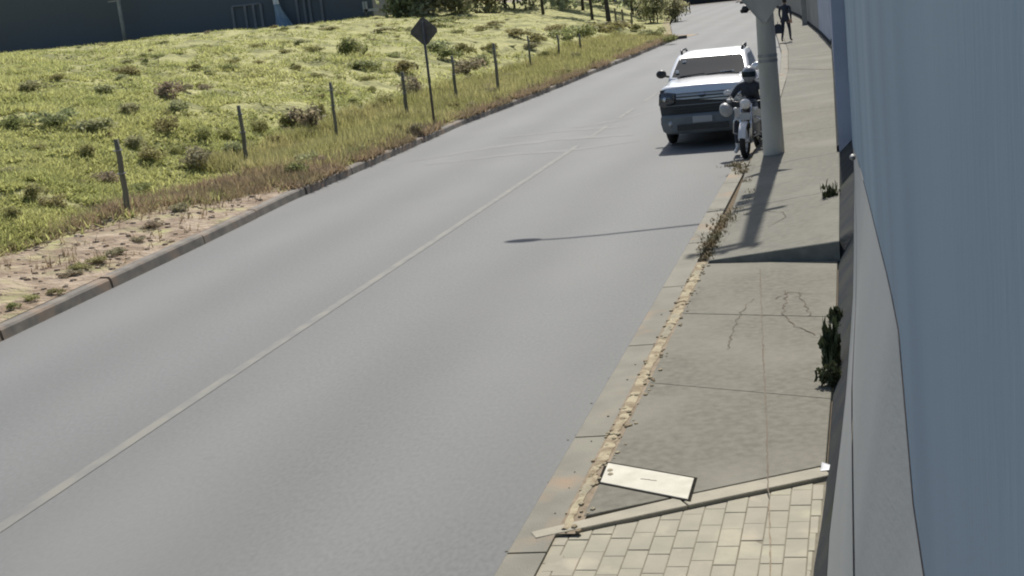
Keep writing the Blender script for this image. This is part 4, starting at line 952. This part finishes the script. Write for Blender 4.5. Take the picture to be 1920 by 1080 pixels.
o = MB(); o.box((0, -.02, .42), (.26, .34, .26)); o.tube([(0, -.12, .5), (0, -.2, .68)], .09, 10); o.build('engine', M['galv'], MC, bevel=.02)
o = MB(); o.tube([(0, -.40, .92), (0, -.28, .6), (0, -.2, .28), (0, .2, .28), (0, .3, .66), (0, -.25, .78)], .024, 6); o.tube([(.06, .3, .62), (.06, .62, .30)], .018, 6); o.tube([(-.06, .3, .62), (-.06, .62, .30)], .018, 6); o.build('frame', M['black'], MC)
o = MB(); o.tube([(.08, -.2, .4), (.14, -.05, .24), (.17, .4, .28), (.18, .85, .36)], [.02, .022, .04, .045], 8); o.build('exhaust', M['chrome'], MC, True)
o = MB(); o.box((0, .84, .74), (.12, .08, .08)); o.build('tail_light', M['black'], MC)
J = dict(pel=(0, .32, .79), chest=(0, .10, 1.07), neck=(0, -.02, 1.23), head=(0, -.06, 1.29), shL=(-.20, .03, 1.15), shR=(.20, .03, 1.15), elL=(-.33, -.03, .96), elR=(.33, -.03, .96),
         wrL=(-.31, -.24, .965), wrR=(.31, -.24, .965), hipL=(-.11, .24, .76), hipR=(.11, .24, .76), knL=(-.24, -.12, .56), knR=(.25, -.08, .56), anL=(-.24, -.02, .10), anR=(.25, .04, .10), toeL=(-.25, -.22, .05), toeR=(.27, -.16, .05), headc=(0, -.06, 1.34))
rider, hc = body_person('person', J, 'rider in dark clothes and grey helmet sitting astride the motorcycle', [M['cloth'], M['jeans'], M['skin'], M['glove'], M['shoe']], (BX, BY, 0), BR, .80, lean=BL)
o = MB(); o.ball((hc[0], hc[1]+.01, hc[2]+.012), (.125, .145, .145), 18, 12); hm_ = o.build('helmet', M['helmet'], rider, True)
o = MB(); R_ = []
for z in np.linspace(-.035, .055, 4):
    R_.append([(hc[0]+.129*math.sin(a)*math.cos(z*3), hc[1]+.01-.149*math.cos(a)*math.cos(z*4), hc[2]+.012+z) for a in np.linspace(-1.15, 1.15, 11)])
o.loft(R_, cap=False, closed=False); o.build('visor', M['glass'], hm_, True)

# spare helmet hung from the handlebar
hp = Vector((-2.215, 23.42, .81))
sh_ = MB(); R_ = []
for i_ in range(9):
    a_ = math.pi*(.06+.70*i_/8); R_.append([(.128*math.sin(a_)*math.cos(q_), .145*math.sin(a_)*math.sin(q_), .15*math.cos(a_)) for q_ in np.linspace(0, 2*math.pi, 17)[:-1]])
sh_.loft(R_, cap=False); sh_.add(R_[0], [tuple(range(16))])
sho = sh_.build('helmet', M['pale_shell'], smooth=True, loc=hp); sho.scale = (.84, .84, .84); sho.rotation_euler = (.3, -.5, .2); tag(sho, 'pale helmet hanging from the motorcycle handlebar beside the pickup corner', 'helmet')
v_ = MB(); R_ = []
for z_ in np.linspace(-.05, .05, 4): R_.append([(.131*math.sin(a_), -.149*math.cos(a_), z_) for a_ in np.linspace(-1.0, 1.0, 9)])
v_.loft(R_, cap=False, closed=False); v_.build('visor', M['plate'], sho, True)
st_ = MB(); st_.tube([(.02, .02, .13), (.05, .06, .18), (.07, .08, .13)], .008, 5); st_.build('strap', M['black'], sho)
def walker(loc, rz, label, st=1, bag=True):
    J = dict(pel=(0, 0, .92), chest=(0, -.02, 1.25), neck=(0, -.01, 1.47), head=(0, -.03, 1.55), shL=(-.19, 0, 1.40), shR=(.19, 0, 1.40), elL=(-.25, .08*st, 1.13), elR=(.25, -.05*st, 1.13), wrL=(-.24, -.04+.06*st, .90), wrR=(.24, -.16*st, .92),
             hipL=(-.10, 0, .86), hipR=(.10, 0, .86), knL=(-.11, -.14*st, .50), knR=(.11, .02*st, .48), anL=(-.11, -.20*st, .09), anR=(.11, .24*st, .11), toeL=(-.12, -.36*st, .045), toeR=(.12, .10*st, .045), headc=(0, -.04, 1.60))
    p, hc = body_person('person', J, label, [M['cloth'], M['jeans'], M['skin'], M['skin'], M['black']], loc, rz, .95)
    o = MB(); o.ball((hc[0], hc[1]+.025, hc[2]+.03), (.085, .098, .105), 12, 8); o.build('hair', M['hair'], p, True)
    return p
pz = pix(1475, 78, .15)
walker((pz.x, pz.y, .14), rad(165), 'pedestrian in dark clothes walking on the pavement beyond the pole', 1)
bg = MB(); bg.loft([[(x*w, y*w*.5, z) for x, y in ((-1, -1), (1, -1), (1, 1), (-1, 1))] for z, w in ((0, .15), (.1, .17), (.3, .16), (.38, .08))])
bgo = bg.build('bag', M['cloth'], loc=(pz.x-.30, pz.y-.12, .50)); tag(bgo, 'dark bag carried at the left of the pedestrian', 'bag')
hb = MB(); hb.torus((0, 0, .40), .07, .012, 'x', 12, 6); hb.build('handle', M['cloth'], bgo)
pz = pix(1291, 26, 0); walker((pz.x, pz.y, 0), rad(20), 'distant person in dark clothes crossing the far end of the road', -1)
# dark sack lying at the far right road edge
pz = pix(1398, 24, 0); sk = MB()
for (x, y, z, r) in ((0, 0, .28, .3), (.35, .1, .55, .26), (.62, .1, .8, .2), (-.25, 0, .15, .16)): sk.ball((x, y, z), (r, r*.8, r), 9, 7)
tag(sk.build('rubbish_sack', M['black'], smooth=True, loc=pz), 'dark heap of rubbish sacks at the far bend left of the utility pole', 'rubbish')

# ------------------------------------------------------------------ weeds, litter at the pavement
M['weed_dark'] = leaf('dark_weed_leaf', (.045, .06, .028), (.075, .09, .045), 3, .4, .15)
def wall_weed(px, py, w, h, n, label, m='weed_dark', ls=.02):
    p = pix(px, py, .14); pm = FPX/p.y
    me = clump_mesh('wall_weed', M[m], n, 1, 1, ls/(w/pm/2), int(px+py), .3); o = bpy.data.objects.new('wall_weed', me); COL.objects.link(o)
    o.location = (p.x, p.y, p.z-.01); o.scale = (w/pm/2, w/pm/2*1.2, h/pm*.8); tag(o, label, 'weed'); return o
wall_weed(1560, 690, 44, 105, 420, 'tall dark leafy weed growing against the near wall foot', ls=.022)
wall_weed(1562, 720, 40, 50, 260, 'low leafy weed at the wall foot below the tall weed', ls=.02)
wall_weed(1566, 600, 26, 40, 160, 'small leafy weed at the wall foot above the tall weed', ls=.02)
wall_weed(1560, 392, 26, 62, 200, 'wiry dark weed at the wall beyond the pavement step', ls=.024)
X = []; Y = []
for (px, py, n, s) in ((1388, 312, 36, .10), (1376, 308, 14, .08), (1368, 412, 46, .10), (1385, 392, 14, .05), (1352, 425, 22, .07), (1342, 446, 40, .09), (1336, 458, 30, .08), (1328, 480, 14, .05), (1400, 340, 12, .07), (1412, 362, 14, .06), (1405, 378, 12, .06), (1393, 322, 20, .06)):
    p = pix(px, py, .14); X += list(p.x+RNG.normal(0, s*.6, n)); Y += list(p.y+RNG.normal(0, s*2.5, n))
X = np.array(X); Y = np.array(Y)
stuff(raw('kerb_weeds', *blades(X, Y, np.full(len(X), .14), .03+.05*RNG.random(len(X)), .010, 1.4, 6), M['dead']), 'brown dead weeds along the kerb edge by the utility pole', 'weeds')
p = pix(1548, 880, .14); o = MB(); o.loft([[(-.03, -.03, 0), (.03, -.025, .004), (.035, .03, .012), (-.02, .035, .03)], [(-.03, -.03, .003), (.03, -.025, .007), (.035, .03, .015), (-.02, .035, .033)]])
tag(o.build('paper_scrap', M['white'], loc=p), 'small white paper scrap at the wall beside the driveway border', 'litter')
b = MB()
for i in range(60):
    y = random.uniform(6, 22); x = XR(y)+random.choice([-.06, .2])+random.uniform(-.06, .06); s = random.uniform(.004, .012); b.ball((x, y, .0 if x < XR(y) else .137), (s, s, s*.7), 5, 3)
stuff(b.build('gutter_grit', M['kerb']), 'fine grit lying along the road edge and kerb', 'grit')
